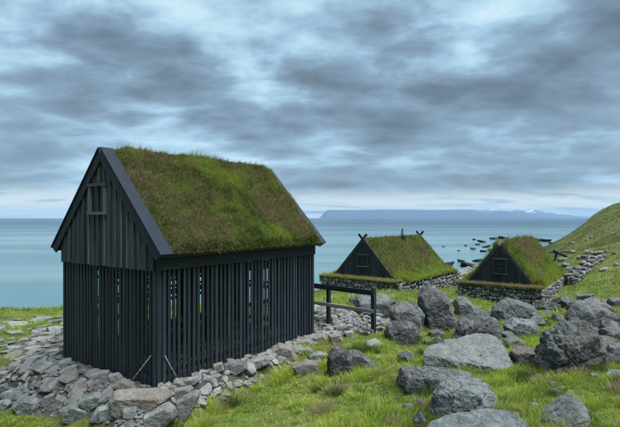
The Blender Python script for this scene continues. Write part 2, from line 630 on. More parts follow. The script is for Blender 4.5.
CP = np.array([
    (0, 0, 1.3), (3, 0, 1.6), (-3, 0, 0.9), (0, -10, 2.6), (10, -6, 3.6), (-10, -6, 0.5), (-20, -15, 0.8), (20, -15, 6), (0, -30, 5), (35, -30, 10), (-30, -30, 2),
    (0, 3, 0.85), (3, 3.4, 0.75), (-3, 3, 0.35), (0, 5, 0.2), (3, 5, 0.38), (-3, 5, -0.1), (0, 7.5, -0.28), (2, 6.4, 0.08), (4, 6.4, 0.2), (5, 5, 0.6), (7, 6, 0.8),
    (0, 8.6, -0.3), (-1, 8.3, -0.42), (-2.4, 7.6, -0.6), (-4.5, 8.0, -0.66), (-5.6, 8.5, -0.66), (-7, 8, -0.7), (-12, 6, -0.9), (-20, 5, -1.5), (-40, -10, -2), (-45, 12, -4.5),
    (0, 10.5, -0.25), (0.8, 9.85, -0.22), (1.65, 12.4, 0.0), (0.5, 13.6, 0.2), (0.3, 15, 0.1), (2, 12, -0.15),
    (-7.2, 12.6, -0.42), (-5.5, 12.5, -0.2), (-9, 17, -0.7), (-6, 17, -0.5), (-13, 20.4, -1.0), (-9, 21, -1.0), (-6, 21.5, -1.0), (-20, 20, -1.3), (-1, 20, -0.8), (0.5, 21, -0.75),
    (-30, 17, -2.5), (-10, 25.5, -3.2), (-18, 25.5, -3.6), (-30, 25, -4.3), (-10, 31, -5), (-4, 26, -2.4), (0, 31, -3.4), (-4, 36, -5), (3, 40, -4.2), (6, 48, -4.4), (2, 60, -6),
    (3.9, 14.2, -0.32), (5.4, 11.6, -0.1), (6.7, 10.9, 0.2), (5.5, 8.4, 0.25), (4.3, 8.2, 0.08), (2.6, 9.3, -0.05), (3.2, 7.6, 0.02), (8, 9, 0.8), (12, 9, 1.8),
    (3, 19, -0.8), (8, 18, -0.75), (10.3, 18.5, -0.7), (12.7, 23.5, -1.75), (14.5, 25.5, -1.7), (9.8, 24.5, -1.75), (6.4, 25.4, -1.15), (2.7, 25.8, -0.98), (0.5, 26.6, -1.15), (8, 32, -1.7), (12, 36, -2.0), (10, 45, -3.2), (14, 43, -2.6), (15, 48, -2.9), (17, 52, -3.15), (22, 58, -3.05), (27.5, 64, -2.9),
    (13.2, 20.2, -0.5), (19.7, 33, -1.0), (20, 33.5, -0.9), (24, 37, 0.5), (18, 22, 0.6), (16, 29, -1.75), (17.5, 33, -1.6), (26, 40, 0.9), (30, 30, 3), (40, 40, 5), (60, 30, 10),
    (18, 45, -1.8), (12, 56, -4.0),  (30.7, 55, -0.8), (33.8, 64, -1.6),  (30, 80, -4.2),
    (36, 62, 1.0), (40.8, 80, -1.4), (43.9, 80, 0.2), (46.4, 80, 2.3), (49, 80, 4.4), (54, 80, 4.6), (70, 80, 6.5), (42, 100, -7), (46, 92, -5), (52, 105, -7), (66, 110, -4), (90, 110, 8), (100, 60, 16), (60, 130, -9), (90, 145, -7), (100, 200, -9), (60, 225, -11), (150, 200, -6), (220, 255, -8), (20, 240, -11), (60, 160, -10), (140, 150, -3), (20, 100, -7), (0, 100, -9), (-30, 60, -8), (-60, 60, -9), (20, 160, -9), (-60, 160, -10), (140, 40, 20), (140, -30, 18)], float)


def _tps(r2):
    return 0.5 * r2 * np.log(r2 + 1e-9)


_n = len(CP)
_A = np.zeros((_n + 3, _n + 3))
_d2 = ((CP[:, None, :2] - CP[None, :, :2]) ** 2).sum(2)
_A[:_n, :_n] = _tps(_d2) + np.eye(_n) * 0.35
_A[:_n, _n:] = np.hstack([np.ones((_n, 1)), CP[:, :2]])
_A[_n:, :_n] = _A[:_n, _n:].T
_W = np.linalg.solve(_A, np.concatenate([CP[:, 2], np.zeros(3)]))


def shed_local(x, y):
    dx, dy = x - P0[0], y - P0[1]
    return dx * V_[0] + dy * V_[1], dx * U_[0] + dy * U_[1]


def height(x, y):
    x = np.atleast_1d(np.asarray(x, float))
    y = np.atleast_1d(np.asarray(y, float))
    h = np.empty(x.shape)
    for i in range(0, len(x), 40000):
        xs, ys = x[i:i + 40000], y[i:i + 40000]
        r2 = (xs[:, None] - CP[None, :, 0]) ** 2 + (ys[:, None] - CP[None, :, 1]) ** 2
        h[i:i + 40000] = _tps(r2) @ _W[:_n] + _W[_n] + _W[_n + 1] * xs + _W[_n + 2] * ys
    far = sstep(25, 60, y)
    h = h + n2d(x, y, 0.45, 3, 5) * (0.10 + 0.5 * far) + n2d(x, y, 1.25, 2, 9) * 0.13 * (1 - 0.5 * far) + n2d(x, y, 3.4, 2, 19) * 0.045
    lx, ly = shed_local(x, y)
    dx = np.maximum(np.maximum(-lx - 0.55, lx - (SL + 0.8)), 0)
    dy = np.maximum(np.maximum(-ly - 0.22, ly - (SW + 0.6)), 0)
    w = sstep(0, 0.62, np.hypot(dx, dy))
    pad = -0.05 - 0.10 * np.clip(-lx, 0, 1) + 0.02 * n2d(x, y, 3, 2, 3)
    return pad * (1 - w) + h * w


def height1(x, y):
    return float(height([x], [y])[0])


_D = np.concatenate([np.linspace(4.5, 40, 1400), np.linspace(40.1, 140, 900)])


def hit(px, py):
    """ground point met by the sight line through a photo pixel"""
    x = (px - CX) / F * _D
    z = CZ - (py - HY) / F * _D
    g = height(x, _D)
    k = np.argmax(z <= g)
    return np.array((x[k], _D[k], g[k]))


def at(px, py, d):
    return np.array(((px - CX) / F * d, d, CZ - (py - HY) / F * d))


def graded(lo, hi, a, b, fine, grow):
    c = list(np.arange(a, b, fine))
    s, q = fine, b
    while q < hi:
        c.append(q)
        s *= grow
        q += s
    c.append(hi)
    s, q = fine * grow, a - fine
    left = []
    while q > lo:
        left.append(q)
        s *= grow
        q -= s
    left.append(lo)
    return np.array(left[::-1] + c)


gx = graded(-120, 220, -9, 11, 0.1, 1.05)
gy = graded(-60, 260, 5.5, 20, 0.1, 1.045)
XX, YY = np.meshgrid(gx, gy)
HH = height(XX.ravel(), YY.ravel())
gv = np.stack([XX.ravel(), YY.ravel(), HH], 1)
nx, ny = len(gx), len(gy)
ii = (np.arange(ny - 1)[:, None] * nx + np.arange(nx - 1)[None, :]).ravel()
gf = np.stack([ii, ii + 1, ii + 1 + nx, ii + nx], 1)
me = np_mesh('ground', gv, gf.ravel(), np.arange(len(gf)) * 4, np.full(len(gf), 4))


def mesh_h(x, y):
    """height of the ground sheet itself, between its grid points"""
    G = HH.reshape(ny, nx)
    i = np.clip(np.searchsorted(gx, x) - 1, 0, nx - 2)
    j = np.clip(np.searchsorted(gy, y) - 1, 0, ny - 2)
    u = (x - gx[i]) / (gx[i + 1] - gx[i])
    v = (y - gy[j]) / (gy[j + 1] - gy[j])
    return (G[j, i] * (1 - u) + G[j, i + 1] * u) * (1 - v) + (G[j + 1, i] * (1 - u) + G[j + 1, i + 1] * u) * v


def apron(ly):
    return 0.68 + 0.27 * np.clip(ly - 0.9, 0, 3.2)


def bare_mask(x, y, h=None):
    """0 grass .. 1 bare stone / shingle"""
    x = np.asarray(x, float)
    y = np.asarray(y, float)
    if h is None:
        h = height(x, y)
    lx, ly = shed_local(x, y)
    dx = np.maximum(np.maximum(-lx - apron(ly), lx - (SL + 1.6)), 0)
    dy = np.maximum(np.maximum(-ly - 0.33, ly - (SW + 1.0)), 0)
    b = 1 - sstep(0.0, 0.36, np.hypot(dx, dy))
    b = np.maximum(b, 1 - sstep(0.8, 1.7, np.hypot((x - 0.5) / 1.15, (y - 14.0) / 1.6)))
    b = np.maximum(b, 0.75 * (1 - sstep(0.5, 2.2, np.hypot((x + 6.6) / 1.6, (y - 14.0) / 2.6))))
    patch = sstep(0.0, 0.35, n2d(x, y, 0.55, 3, 27)) * sstep(-4.2, -5.5, x) * sstep(9.5, 11, y) * (1 - sstep(17, 20, y))
    b = np.maximum(b, 0.8 * patch)
    b = np.maximum(b, 1 - sstep(-2.5, -1.75, h))
    b = b + 0.45 * n2d(x, y, 0.8, 3, 21) * (b > 0.05)
    return np.clip(b, 0, 1)


at_ = me.attributes.new('bare', 'FLOAT', 'POINT')
at_.data.foreach_set('value', bare_mask(gv[:, 0], gv[:, 1], HH).astype(np.float32))
ground = link('ground', me, MAT['ground'], None, True)
tag(ground, kind='structure')

# sea
sv = []
S = 15000
seax = np.unique(np.concatenate([np.linspace(-S, S, 13), np.linspace(-600, 600, 13)]))
seay = np.unique(np.concatenate([np.linspace(20, 600, 12), np.linspace(600, S, 12)]))
XS, YS = np.meshgrid(seax, seay)
sv = np.stack([XS.ravel(), YS.ravel(), np.full(XS.size, SEA)], 1)
ii = (np.arange(len(seay) - 1)[:, None] * len(seax) + np.arange(len(seax) - 1)[None, :]).ravel()
sf_ = np.stack([ii, ii + 1, ii + 1 + len(seax), ii + len(seax)], 1)
sea = link('sea', np_mesh('sea', sv, sf_.ravel(), np.arange(len(sf_)) * 4, np.full(len(sf_), 4)), MAT['sea'])
tag(sea, kind='structure')


# far mountains across the fjord
def range_mesh(name, px0, px1, dist, top, prof, depth, seed, nx=170):
    xs = np.linspace((px0 - CX) / F * dist, (px1 - CX) / F * dist, nx)
    rows = np.array([0, 0.12, 0.28, 0.45, 0.6, 0.75, 1.0, 1.6, 2.4]) * depth
    rz = np.array([0, 0.22, 0.45, 0.68, 0.9, 1.0, 1.0, 0.6, 0.0])
    v = []
    for j, (dy, hz) in enumerate(zip(rows, rz)):
        u = np.linspace(0, 1, nx)
        pf = prof(u)
        rough = n2d(xs, np.full(nx, dy), 0.0018, 4, seed)
        z = SEA - 6 + pf * hz * top * (1 + 0.12 * rough * (hz < 0.95)) + (0.03 * top * n2d(xs, np.full(nx, dy), 0.003, 3, seed + 5) * hz)
        yy = dist + dy + 0.25 * depth * n2d(xs, np.full(nx, 0), 0.0012, 3, seed + 2)
        v.append(np.stack([xs, yy, z], 1))
    v = np.concatenate(v)
    nr = len(rows)
    ii = (np.arange(nr - 1)[:, None] * nx + np.arange(nx - 1)[None, :]).ravel()
    f = np.stack([ii, ii + 1, ii + 1 + nx, ii + nx], 1)
    o = link(name, np_mesh(name, v, f.ravel(), np.arange(len(f)) * 4, np.full(len(f), 4)), MAT['mountain'], None, True)
    tag(o, kind='structure')
    return o


range_mesh('mountain', 318, 560, 9500, 190, lambda u: sstep(0, 0.05, u) * (1 - 0.45 * sstep(0.72, 1.0, u)) * sstep(1.0, 0.93, u), 900, 3)
range_mesh('mountain', 470, 606, 12500, 235, lambda u: sstep(0, 0.1, u) * (1 - 0.75 * sstep(0.55, 1.0, u)) * (1 + 0.18 * np.sin(u * 38) * np.sin(u * 17)) * sstep(1.0, 0.95, u), 1400, 8)

# ------------------------------------------------------------------ grass blades


def blades(name, base, hgt, wid, col, lean, parent=None, label=None, up=None, kind='stuff'):
    """base (N,3) roots; every blade is a tapered, bent strip of three triangles"""
    n = len(base)
    az = RNG.uniform(0, 2 * np.pi, n)
    side = np.stack([np.cos(az), np.sin(az), np.zeros(n)], 1)
    if up is None:
        up = np.tile((0, 0, 1.0), (n, 1))
    tip = base + up * hgt[:, None] + lean * hgt[:, None]
    mid = base + up * (hgt * 0.55)[:, None] + lean * (hgt * 0.28)[:, None]
    w = (wid * 0.5)[:, None]
    v = np.stack([base - side * w, base + side * w, mid + side * w * 0.8, mid - side * w * 0.8, tip], 1).reshape(-1, 3)
    o = np.arange(n) * 5
    loops = np.stack([o, o + 1, o + 2, o + 3, o + 3, o + 2, o + 4], 1).ravel()
    ls = np.stack([np.arange(n) * 7, np.arange(n) * 7 + 4], 1).ravel()
    lt = np.tile((4, 3), n)
    me = np_mesh(name, v, loops, ls, lt)
    c = me.color_attributes.new('Col', 'FLOAT_COLOR', 'POINT')
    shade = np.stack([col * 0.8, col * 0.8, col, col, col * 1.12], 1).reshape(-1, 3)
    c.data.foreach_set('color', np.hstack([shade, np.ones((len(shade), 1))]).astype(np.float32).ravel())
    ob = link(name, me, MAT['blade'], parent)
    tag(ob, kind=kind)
    return ob


G_BRIGHT = np.array((0.285, 0.385, 0.065))
G_MID = np.array((0.145, 0.230, 0.043))
G_DARK = np.array((0.050, 0.085, 0.020))
G_STRAW = np.array((0.340, 0.300, 0.170))
G_BROWN = np.array((0.150, 0.110, 0.065))


def lerp(a, b, t):
    return a * (1 - t[:, None]) + b * t[:, None]


def meadow():
    out = []
    # bands: near distance, far distance, count, blade height, width
    for (y0, y1, n, hh, ww) in ((5.0, 8.2, 120000, 0.105, 0.0062), (8.2, 12, 185000, 0.105, 0.0074), (12, 19, 140000, 0.10, 0.012), (19, 32, 90000, 0.16, 0.024), (32, 50, 60000, 0.17, 0.045), (50, 95, 60000, 0.17, 0.07)):
        y = RNG.uniform(y0, y1, n)
        half = 0.74 * y + 0.8
        x = RNG.uniform(-1, 1, n) * half
        # gather part of the blades into tufts
        tx = np.round(x / 0.22 + 0.45 * n2d(x, y, 2.0, 1, 4)) * 0.22
        ty = np.round(y / 0.22 + 0.45 * n2d(x, y, 2.0, 1, 6)) * 0.22
        g = RNG.uniform(0, 0.75, n)
        k = (1 - g)
        x2 = tx + (x - tx) * (0.35 + 0.65 * k)
        y2 = ty + (y - ty) * (0.35 + 0.65 * k)
        h = mesh_h(x2, y2)
        b = bare_mask(x2, y2, h)
        keep = RNG.uniform(0, 1, n) > np.clip((b - 0.25) * 2.2, 0, 0.97)
        keep &= h > -2.4
        x2, y2, h, tx, ty, b = (q[keep] for q in (x2, y2, h, tx, ty, b))
        n = len(x2)
        big = n2d(x2, y2, 0.35, 3, 33)
        med = n2d(x2, y2, 1.3, 3, 44)
        hum = n2d(tx, ty, 3.1, 2, 55)
        far = sstep(14, 40, y2)
        c = lerp(np.tile(G_MID, (n, 1)), np.tile(G_BRIGHT, (n, 1)), np.clip(0.60 + 0.9 * med + 0.7 * hum, 0, 1) * (1 - 0.45 * far))
        c = lerp(c, np.tile(G_DARK, (n, 1)), np.clip(-0.05 + 1.4 * big - 1.0 * hum, 0, 0.85))
        hillp = n2d(x2, y2, 0.16, 4, 91)
        hf = sstep(28, 50, y2)
        c = lerp(c, np.tile(G_DARK * 1.1, (n, 1)), np.clip(0.6 + 1.6 * hillp, 0, 0.9) * hf)
        c = lerp(c, np.tile(G_BROWN * 0.8, (n, 1)), np.clip(0.4 - 1.6 * hillp, 0, 0.8) * hf)
        dry = np.clip(n2d(x2, y2, 0.95, 4, 77) * 2.6 + 0.02 + 0.9 * np.clip(b, 0, 1), 0, 0.9) * (1 - 0.6 * hf)
        # the trodden dry strip just outside the shed's stones and the top of the mound by the slab
        lx, ly = shed_local(x2, y2)
        strip = (1 - sstep(0.0, 0.45, np.abs(-ly - 0.80))) * sstep(-0.2, 1.0, lx) * (1 - sstep(5, 6, lx))
        dry = np.maximum(dry, strip * 0.85)
        mound = 1 - sstep(0.4, 1.0, np.hypot((x2 - 2.7) / 1.5, (y2 - 8.5) / 0.9))
        dry = np.maximum(dry, mound * 0.7)
        dry = np.where(RNG.uniform(0, 1, n) < dry, 1.0, 0.0) * RNG.uniform(0.5, 1, n)
        c = lerp(c, np.tile(G_STRAW, (n, 1)), dry * 0.9)
        brown = (RNG.uniform(0, 1, n) < 0.06 + 0.12 * far)
        c[brown] = G_BROWN
        c *= RNG.uniform(0.72, 1.25, n)[:, None]
        hg = hh * (0.40 + 1.15 * np.clip(0.35 + 1.3 * hum + 0.5 * big, 0, 1.4)) * RNG.uniform(0.5, 1.25, n) * (1 - 0.45 * dry)
        wd = ww * RNG.uniform(0.7, 1.3, n)
        sp = np.stack([x2 - tx, y2 - ty, np.zeros(n)], 1) * 4.0
        ln = sp + RNG.normal(0, 0.38, (n, 3)) * (1, 1, 0) + np.array((0.22, 0.05, -0.1))
        out.append((np.stack([x2, y2, h - 0.01], 1), hg, wd, c, ln))
    for _ in range(420):
        by = 5.8 + 12 * RNG.uniform(0, 1) ** 1.4
        bx = RNG.uniform(-0.72, 0.72) * by
        if bare_mask([bx], [by])[0] > 0.15:
            continue
        rad = RNG.uniform(0.07, 0.24)
        n = int(90 + 1300 * rad)
        off = RNG.normal(0, rad * 0.5, (n, 2))
        x2, y2 = bx + off[:, 0], by + off[:, 1]
        h = mesh_h(x2, y2)
        tone = RNG.uniform(0, 1)
        c0_ = G_BRIGHT * 1.05 if tone > 0.45 else (G_DARK * 1.5 if tone > 0.18 else G_STRAW * 0.95)
        c = np.tile(c0_, (n, 1)) * RNG.uniform(0.65, 1.25, n)[:, None]
        hg = (0.07 + 0.50 * rad) * RNG.uniform(0.45, 1.25, n)
        ln = np.hstack([off / rad * 0.55, np.zeros((n, 1))]) + RNG.normal(0, 0.25, (n, 3)) * (1, 1, 0)
        out.append((np.stack([x2, y2, h - 0.01], 1), hg, 0.0072 * RNG.uniform(0.7, 1.3, n) * max(0.85, by / 9), c, ln))
    for (bx, by, rx, ry) in RINGS:
        n = int(min(1500, 420 * (rx + ry) + 60))
        a = RNG.uniform(0, 2 * np.pi, n)
        rr = 0.92 + np.abs(RNG.normal(0, 0.16, n))
        x2, y2 = bx + np.cos(a) * rx * rr, by + np.sin(a) * ry * rr
        h = mesh_h(x2, y2)
        m_ = n2d(x2, y2, 2.2, 2, 88)
        c = lerp(np.tile(G_DARK, (n, 1)), np.tile(G_BRIGHT, (n, 1)), np.clip(0.45 + 0.9 * m_, 0, 1))
        st = RNG.uniform(0, 1, n) < 0.15
        c[st] = G_STRAW * 0.9
        c *= RNG.uniform(0.7, 1.2, n)[:, None]
        hg = 0.095 * RNG.uniform(0.4, 1.4, n) * (0.6 + np.clip(0.6 + m_, 0, 1.3) * 0.7)
        ln = RNG.normal(0, 0.35, (n, 3)) * (1, 1, 0)
        out.append((np.stack([x2, y2, h - 0.01], 1), hg, 0.0075 * RNG.uniform(0.7, 1.3, n) * np.clip(y2 / 9, 0.8, 4), c, ln))
    A = [np.concatenate(q) for q in zip(*out)]
    return blades('meadow_grass', *A)


RINGS = []          # (x, y, radius x, radius y) of stones the grass grows up against

# ------------------------------------------------------------------ the slatted shed
shed = empty('slatted_shed', (P0[0], P0[1], 0.0), SROT)
tag(shed, 'black slatted timber shed with steep grass roof on the stone terrace, nearest of the three', 'shed', 'turf roofed huts')
BZ = 2.05          # where the slats end and the boarding starts
TAN = 1.075
PITCH = math.atan(TAN)
OV, GE = 0.22, 0.12          # eave and gable overhang
RZ = 4.39                    # ridge height over floor (top of the barge boards)


def roof_z(y):
    """top line of the roof boarding over gable coordinate y"""
    return RZ - TAN * abs(y - SW / 2) - 0.07


# corner posts, base sills, top plates
for (x, y) in ((0.07, 0.07), (SL - 0.07, 0.07), (0.07, SW - 0.07), (SL - 0.07, SW - 0.07)):
    box('corner_post', (x - 0.065, x + 0.065), (y - 0.065, y + 0.065), (-0.25, 2.52), MAT['tar_wood'], shed)
for z0 in (0.10, 1.02, 1.93):
    for y in (0.035, SW - 0.085):
        box('wall_rail', (0.14, SL - 0.14), (y, y + 0.05), (z0, z0 + 0.09), MAT['tar_wood_x'], shed)
    for x in (0.035, SL - 0.085):
        box('wall_rail', (x, x + 0.05), (0.14, SW - 0.14), (z0, z0 + 0.09), MAT['tar_wood_y'], shed)


def slat(x, y, along, w, z0, z1, th=0.026, out=0.0):
    tw = random.uniform(-0.012, 0.012)
    if along == 'y':
        xs, ys = (-th - out, -out), (y - w / 2, y + w / 2)
        v = [(xs[0], ys[0]), (xs[1], ys[0]), (xs[1], ys[1]), (xs[0], ys[1])]
    else:
        v = [(x - w / 2, -th - out), (x + w / 2, -th - out), (x + w / 2, -out), (x - w / 2, -out)]
    vv = [(a, b, z0) for a, b in v] + [((a + tw) if along == 'x' else a, (b + tw) if along == 'y' else b, z1) for a, b in v]
    me = bpy.data.meshes.new('slat')
    me.from_pydata(vv, [], [(3, 2, 1, 0), (4, 5, 6, 7), (0, 1, 5, 4), (1, 2, 6, 5), (2, 3, 7, 6), (3, 0, 4, 7)])
    return me


pitch = 0.119
n_f = int(SW / pitch)
for i in range(n_f + 1):
    y = 0.04 + i * (SW - 0.08) / n_f
    w = 0.067 + random.uniform(-0.006, 0.006)
    gxy = P0 + U_ * y - V_ * 0.02
    zb = random.uniform(-0.10, -0.03)
    link('slat', slat(0, y + random.uniform(-0.008, 0.008), 'y', w, zb, BZ + 0.03), MAT['tar_wood'], shed)
n_s = int(SL / pitch)
for i in range(n_s + 1):
    x = 0.04 + i * (SL - 0.08) / n_s
    w = 0.067 + random.uniform(-0.006, 0.007)
    link('slat', slat(x + random.uniform(-0.008, 0.008), 0, 'x', w, random.uniform(-0.10, -0.03), BZ + 0.03), MAT['tar_wood'], shed)
# far walls: wider slats, a few left out where daylight comes through
for i in range(n_f + 1):
    if i in (5, 13, 14, 19):
        continue
    y = 0.04 + i * (SW - 0.08) / n_f
    box('slat', (SL, SL + 0.026), (y - 0.052, y + 0.052), (-0.05, BZ + 0.25), MAT['tar_wood'], shed, 0.003)
for i in range(n_s + 1):
    if i in (6, 11, 18, 24, 25, 33):
        continue
    x = 0.04 + i * (SL - 0.08) / n_s
    box('slat', (x - 0.052, x + 0.052), (SW, SW + 0.026), (-0.05, BZ + 0.30), MAT['tar_wood'], shed, 0.003)

# frieze boards under the eaves
box('frieze_board', (-0.03, SL + 0.03), (-0.052, -0.004), (BZ + 0.0, BZ + 0.20), MAT['tar_wood_x'], shed)
box('frieze_board', (-0.03, SL + 0.03), (-0.046, -0.004), (BZ + 0.204, 2.56), MAT['tar_wood_x'], shed)
box('frieze_board', (-0.03, SL + 0.03), (SW + 0.004, SW + 0.05), (BZ, 2.56), MAT['tar_wood_x'], shed)

# gable boarding with battens over the joints (front and back)
for gx0, sgn in ((-0.045, -1), (SL + 0.045, 1)):
    nb = 17
    bw = (SW + 0.02) / nb
    for i in range(nb):
        y0, y1 = -0.01 + i * bw + 0.004, -0.01 + (i + 1) * bw - 0.004
        pts = [(y0, BZ + random.uniform(-0.012, 0.008)), (y1, BZ + random.uniform(-0.012, 0.008)), (y1, roof_z(y1) - 0.02)]
        if y0 < SW / 2 < y1:
            pts.append((SW / 2, roof_z(SW / 2) - 0.02))
        pts.append((y0, roof_z(y0) - 0.02))
        prism('gable_board', pts, 0, gx0, gx0 + sgn * 0.024 + random.uniform(-0.003, 0.003), MAT['board'], shed)
    if sgn < 0:
        for i in range(1, nb):
            y = -0.01 + i * bw
            zt = roof_z(y) - 0.10
            if zt < BZ + 0.1:
                continue
            segs = [(BZ + 0.01, zt)]
            if 1.42 < y < 2.08:
                segs = [(BZ + 0.01, 3.07), (3.71, zt)]
            for a, b in segs:
                if b - a > 0.05:
                    box('batten', (gx0 - 0.052, gx0 - 0.028), (y - 0.017, y + 0.017), (a, b), MAT['batten' if random.random() < 0.8 else 'board'], shed, 0.002)

nv_, nf_ = [], []
for i in range(17):
    y = -0.01 + (i + 0.5) * (SW + 0.02) / 17
    for z in (BZ + 0.09, BZ + 0.42, BZ + 0.9, BZ + 1.5):
        if z < roof_z(y) - 0.2:
            for dy in (-0.045, 0.045):
                o_ = len(nv_)
                nv_ += [(-0.0735, y + dy + a_ * 0.006, z + b_ * 0.006 + random.uniform(-0.004, 0.004)) for a_, b_ in ((-1, -1), (1, -1), (1, 1), (-1, 1))]
                nf_.append((o_, o_ + 1, o_ + 2, o_ + 3))
me = bpy.data.meshes.new('nail_heads')
me.from_pydata(nv_, [], nf_)
tag(link('nail_heads', me, MAT['cable'], shed), kind='stuff')

# loft hatch window in the gable
wy, wz0, wz1, ww = 1.75, 3.10, 3.66, 0.58
win = box('window', (-0.074, -0.070), (wy - ww / 2 + 0.04, wy + ww / 2 - 0.04), (wz0 + 0.03, wz1 - 0.03), MAT['glass'], shed)
for y in (wy - ww / 2, wy + ww / 2 - 0.06):
    box('frame', (-0.118, -0.072), (y, y + 0.06), (wz0 + 0.03, wz1 - 0.03), MAT['batten'], win)
box('frame', (-0.135, -0.072), (wy - ww / 2 - 0.025, wy + ww / 2 + 0.025), (wz1 - 0.028, wz1 + 0.035), MAT['batten'], win)
box('sill', (-0.15, -0.072), (wy - ww / 2 - 0.025, wy + ww / 2 + 0.025), (wz0 - 0.035, wz0 + 0.028), MAT['batten'], win)
box('mullion', (-0.10, -0.072), (wy - 0.022, wy + 0.022), (wz0 + 0.03, wz1 - 0.03), MAT['board'], win)

# roof: two boarded slopes, barge boards, cap boards, eave boards
c0, s0 = math.cos(PITCH), math.sin(PITCH)
for side in (-1, 1):
    def q(dist, off):
        """point in the gable plane: dist down the slope from the ridge, off = perpendicular offset"""
        return (SW / 2 + side * (dist * c0 + off * s0), RZ - 0.07 - dist * s0 + off * c0)
    ln = (SW / 2 + OV) / c0
    prism('roof_deck', [q(0.0, 0), q(ln, 0), q(ln, -0.03), q(0.03, -0.03)], 0, -GE + 0.04, SL + GE - 0.04, MAT['tar_wood_x'], shed)
    for x0 in (-GE - 0.0, SL + GE - 0.035):
        prism('barge_board', [q(-0.0, 0.055), q(ln + 0.05, 0.055), q(ln + 0.02, -0.125), q(0.11, -0.125)], 0, x0, x0 + 0.035, MAT['tar_wood'], shed)
    for x0, x1 in ((-GE - 0.022, 0.135), (SL - 0.06, SL + GE + 0.022)):
        prism('cap_board', [q(-0.0, 0.058), q(ln + 0.06, 0.058), q(ln + 0.06, 0.088), q(-0.03, 0.088)], 0, x0, x1, MAT['cap'], shed)
    prism('eave_board', [q(ln - 0.01, 0.05), q(ln + 0.025, 0.05), q(ln + 0.025, -0.07), q(ln - 0.01, -0.07)], 0, -GE + 0.04, SL + GE - 0.04, MAT['tar_wood_x'], shed)
    for k in range(6):
        x = 0.4 + k * 0.85
        prism('rafter', [q(0.06, -0.034), q(ln - 0.05, -0.034), q(ln - 0.05, -0.13), q(0.16, -0.13)], 0, x - 0.035, x + 0.035, MAT['tar_wood'], shed)

# drying racks inside: cross beams and hanging poles
for x in (0.9, 2.4, 3.9):
    box('cross_beam', (x - 0.05, x + 0.05), (0.09, SW - 0.09), (2.10, 2.22), MAT['tar_wood_y'], shed)
for (y, z) in ((0.8, 1.72), (1.4, 1.70), (2.0, 1.73), (2.6, 1.71), (1.1, 1.28), (1.8, 1.25), (2.4, 1.3)):
    tube('drying_pole', [(0.09, y, z), (2.4, y + 0.02, z + 0.02), (SL - 0.09, y, z)], 0.035, MAT['tar_wood_x'], shed, 6)
for x in (1.63, 3.3):
    for y in (0.9, 2.3):
        box('inner_post', (x - 0.05, x + 0.05), (y - 0.05, y + 0.05), (-0.1, 2.1), MAT['tar_wood'], shed)

# stays at the near corner
tube('stay_cable', [(-0.035, 0.10, 0.52), (-0.20, 0.36, 0.12), (-0.24, 0.42, 0.03)], 0.008, MAT['cable'], shed)
tube('stay_cable', [(0.16, -0.036, 0.50), (0.34, -0.10, 0.12), (0.38, -0.115, 0.03)], 0.008, MAT['cable'], shed)


# turf on the roof
def turf_slope(parent, origin, rot, p00, du, dv, nu, nv, thick, seed, bulge=0.08, wrap=0.03):
    """a lumpy sheet over one roof slope: p00 ridge corner, du along ridge, dv down the slope (local coordinates)"""
    p00, du, dv = (np.array(a, float) for a in (p00, du, dv))
    nrm = np.cross(du, dv)
    nrm /= np.linalg.norm(nrm)
    if nrm[2] < 0:
        nrm = -nrm
    u, v = np.meshgrid(np.linspace(0, 1, nu), np.linspace(0, 1, nv))
    u, v = u.ravel(), v.ravel()
    P = p00 + u[:, None] * du + v[:, None] * dv
    edge = np.minimum.reduce([sstep(0, 0.05, u), sstep(0, 0.05, 1 - u), sstep(0, 0.05, 1 - v)])
    nz = fbm(P * 1.3 + seed, 4, seed)
    off = thick * (0.35 + 0.65 * edge) + bulge * (0.45 + nz) * edge
    top = P + nrm * off[:, None]
    f = []
    for j in range(nv - 1):
        for i in range(nu - 1):
            a = j * nu + i
            f.append((a, a + 1, a + 1 + nu, a + nu))
    n = len(P)
    rim = [i for i in range(nu)] + [j * nu + nu - 1 for j in range(1, nv)] + [(nv - 1) * nu + i for i in range(nu - 2, -1, -1)] + [j * nu for j in range(nv - 2, 0, -1)]
    vs = np.vstack([top, P[rim]])
    m_ = len(rim)
    for k in range(m_):
        a, b = rim[k], rim[(k + 1) % m_]
        f.append((b, a, n + k, n + (k + 1) % m_))
    me = bpy.data.meshes.new('turf')
    me.from_pydata(vs.tolist(), [], f)
    o = link('turf', me, MAT['sod'], parent, True)
    return o, (p00, du, dv, nrm, thick, bulge, seed)


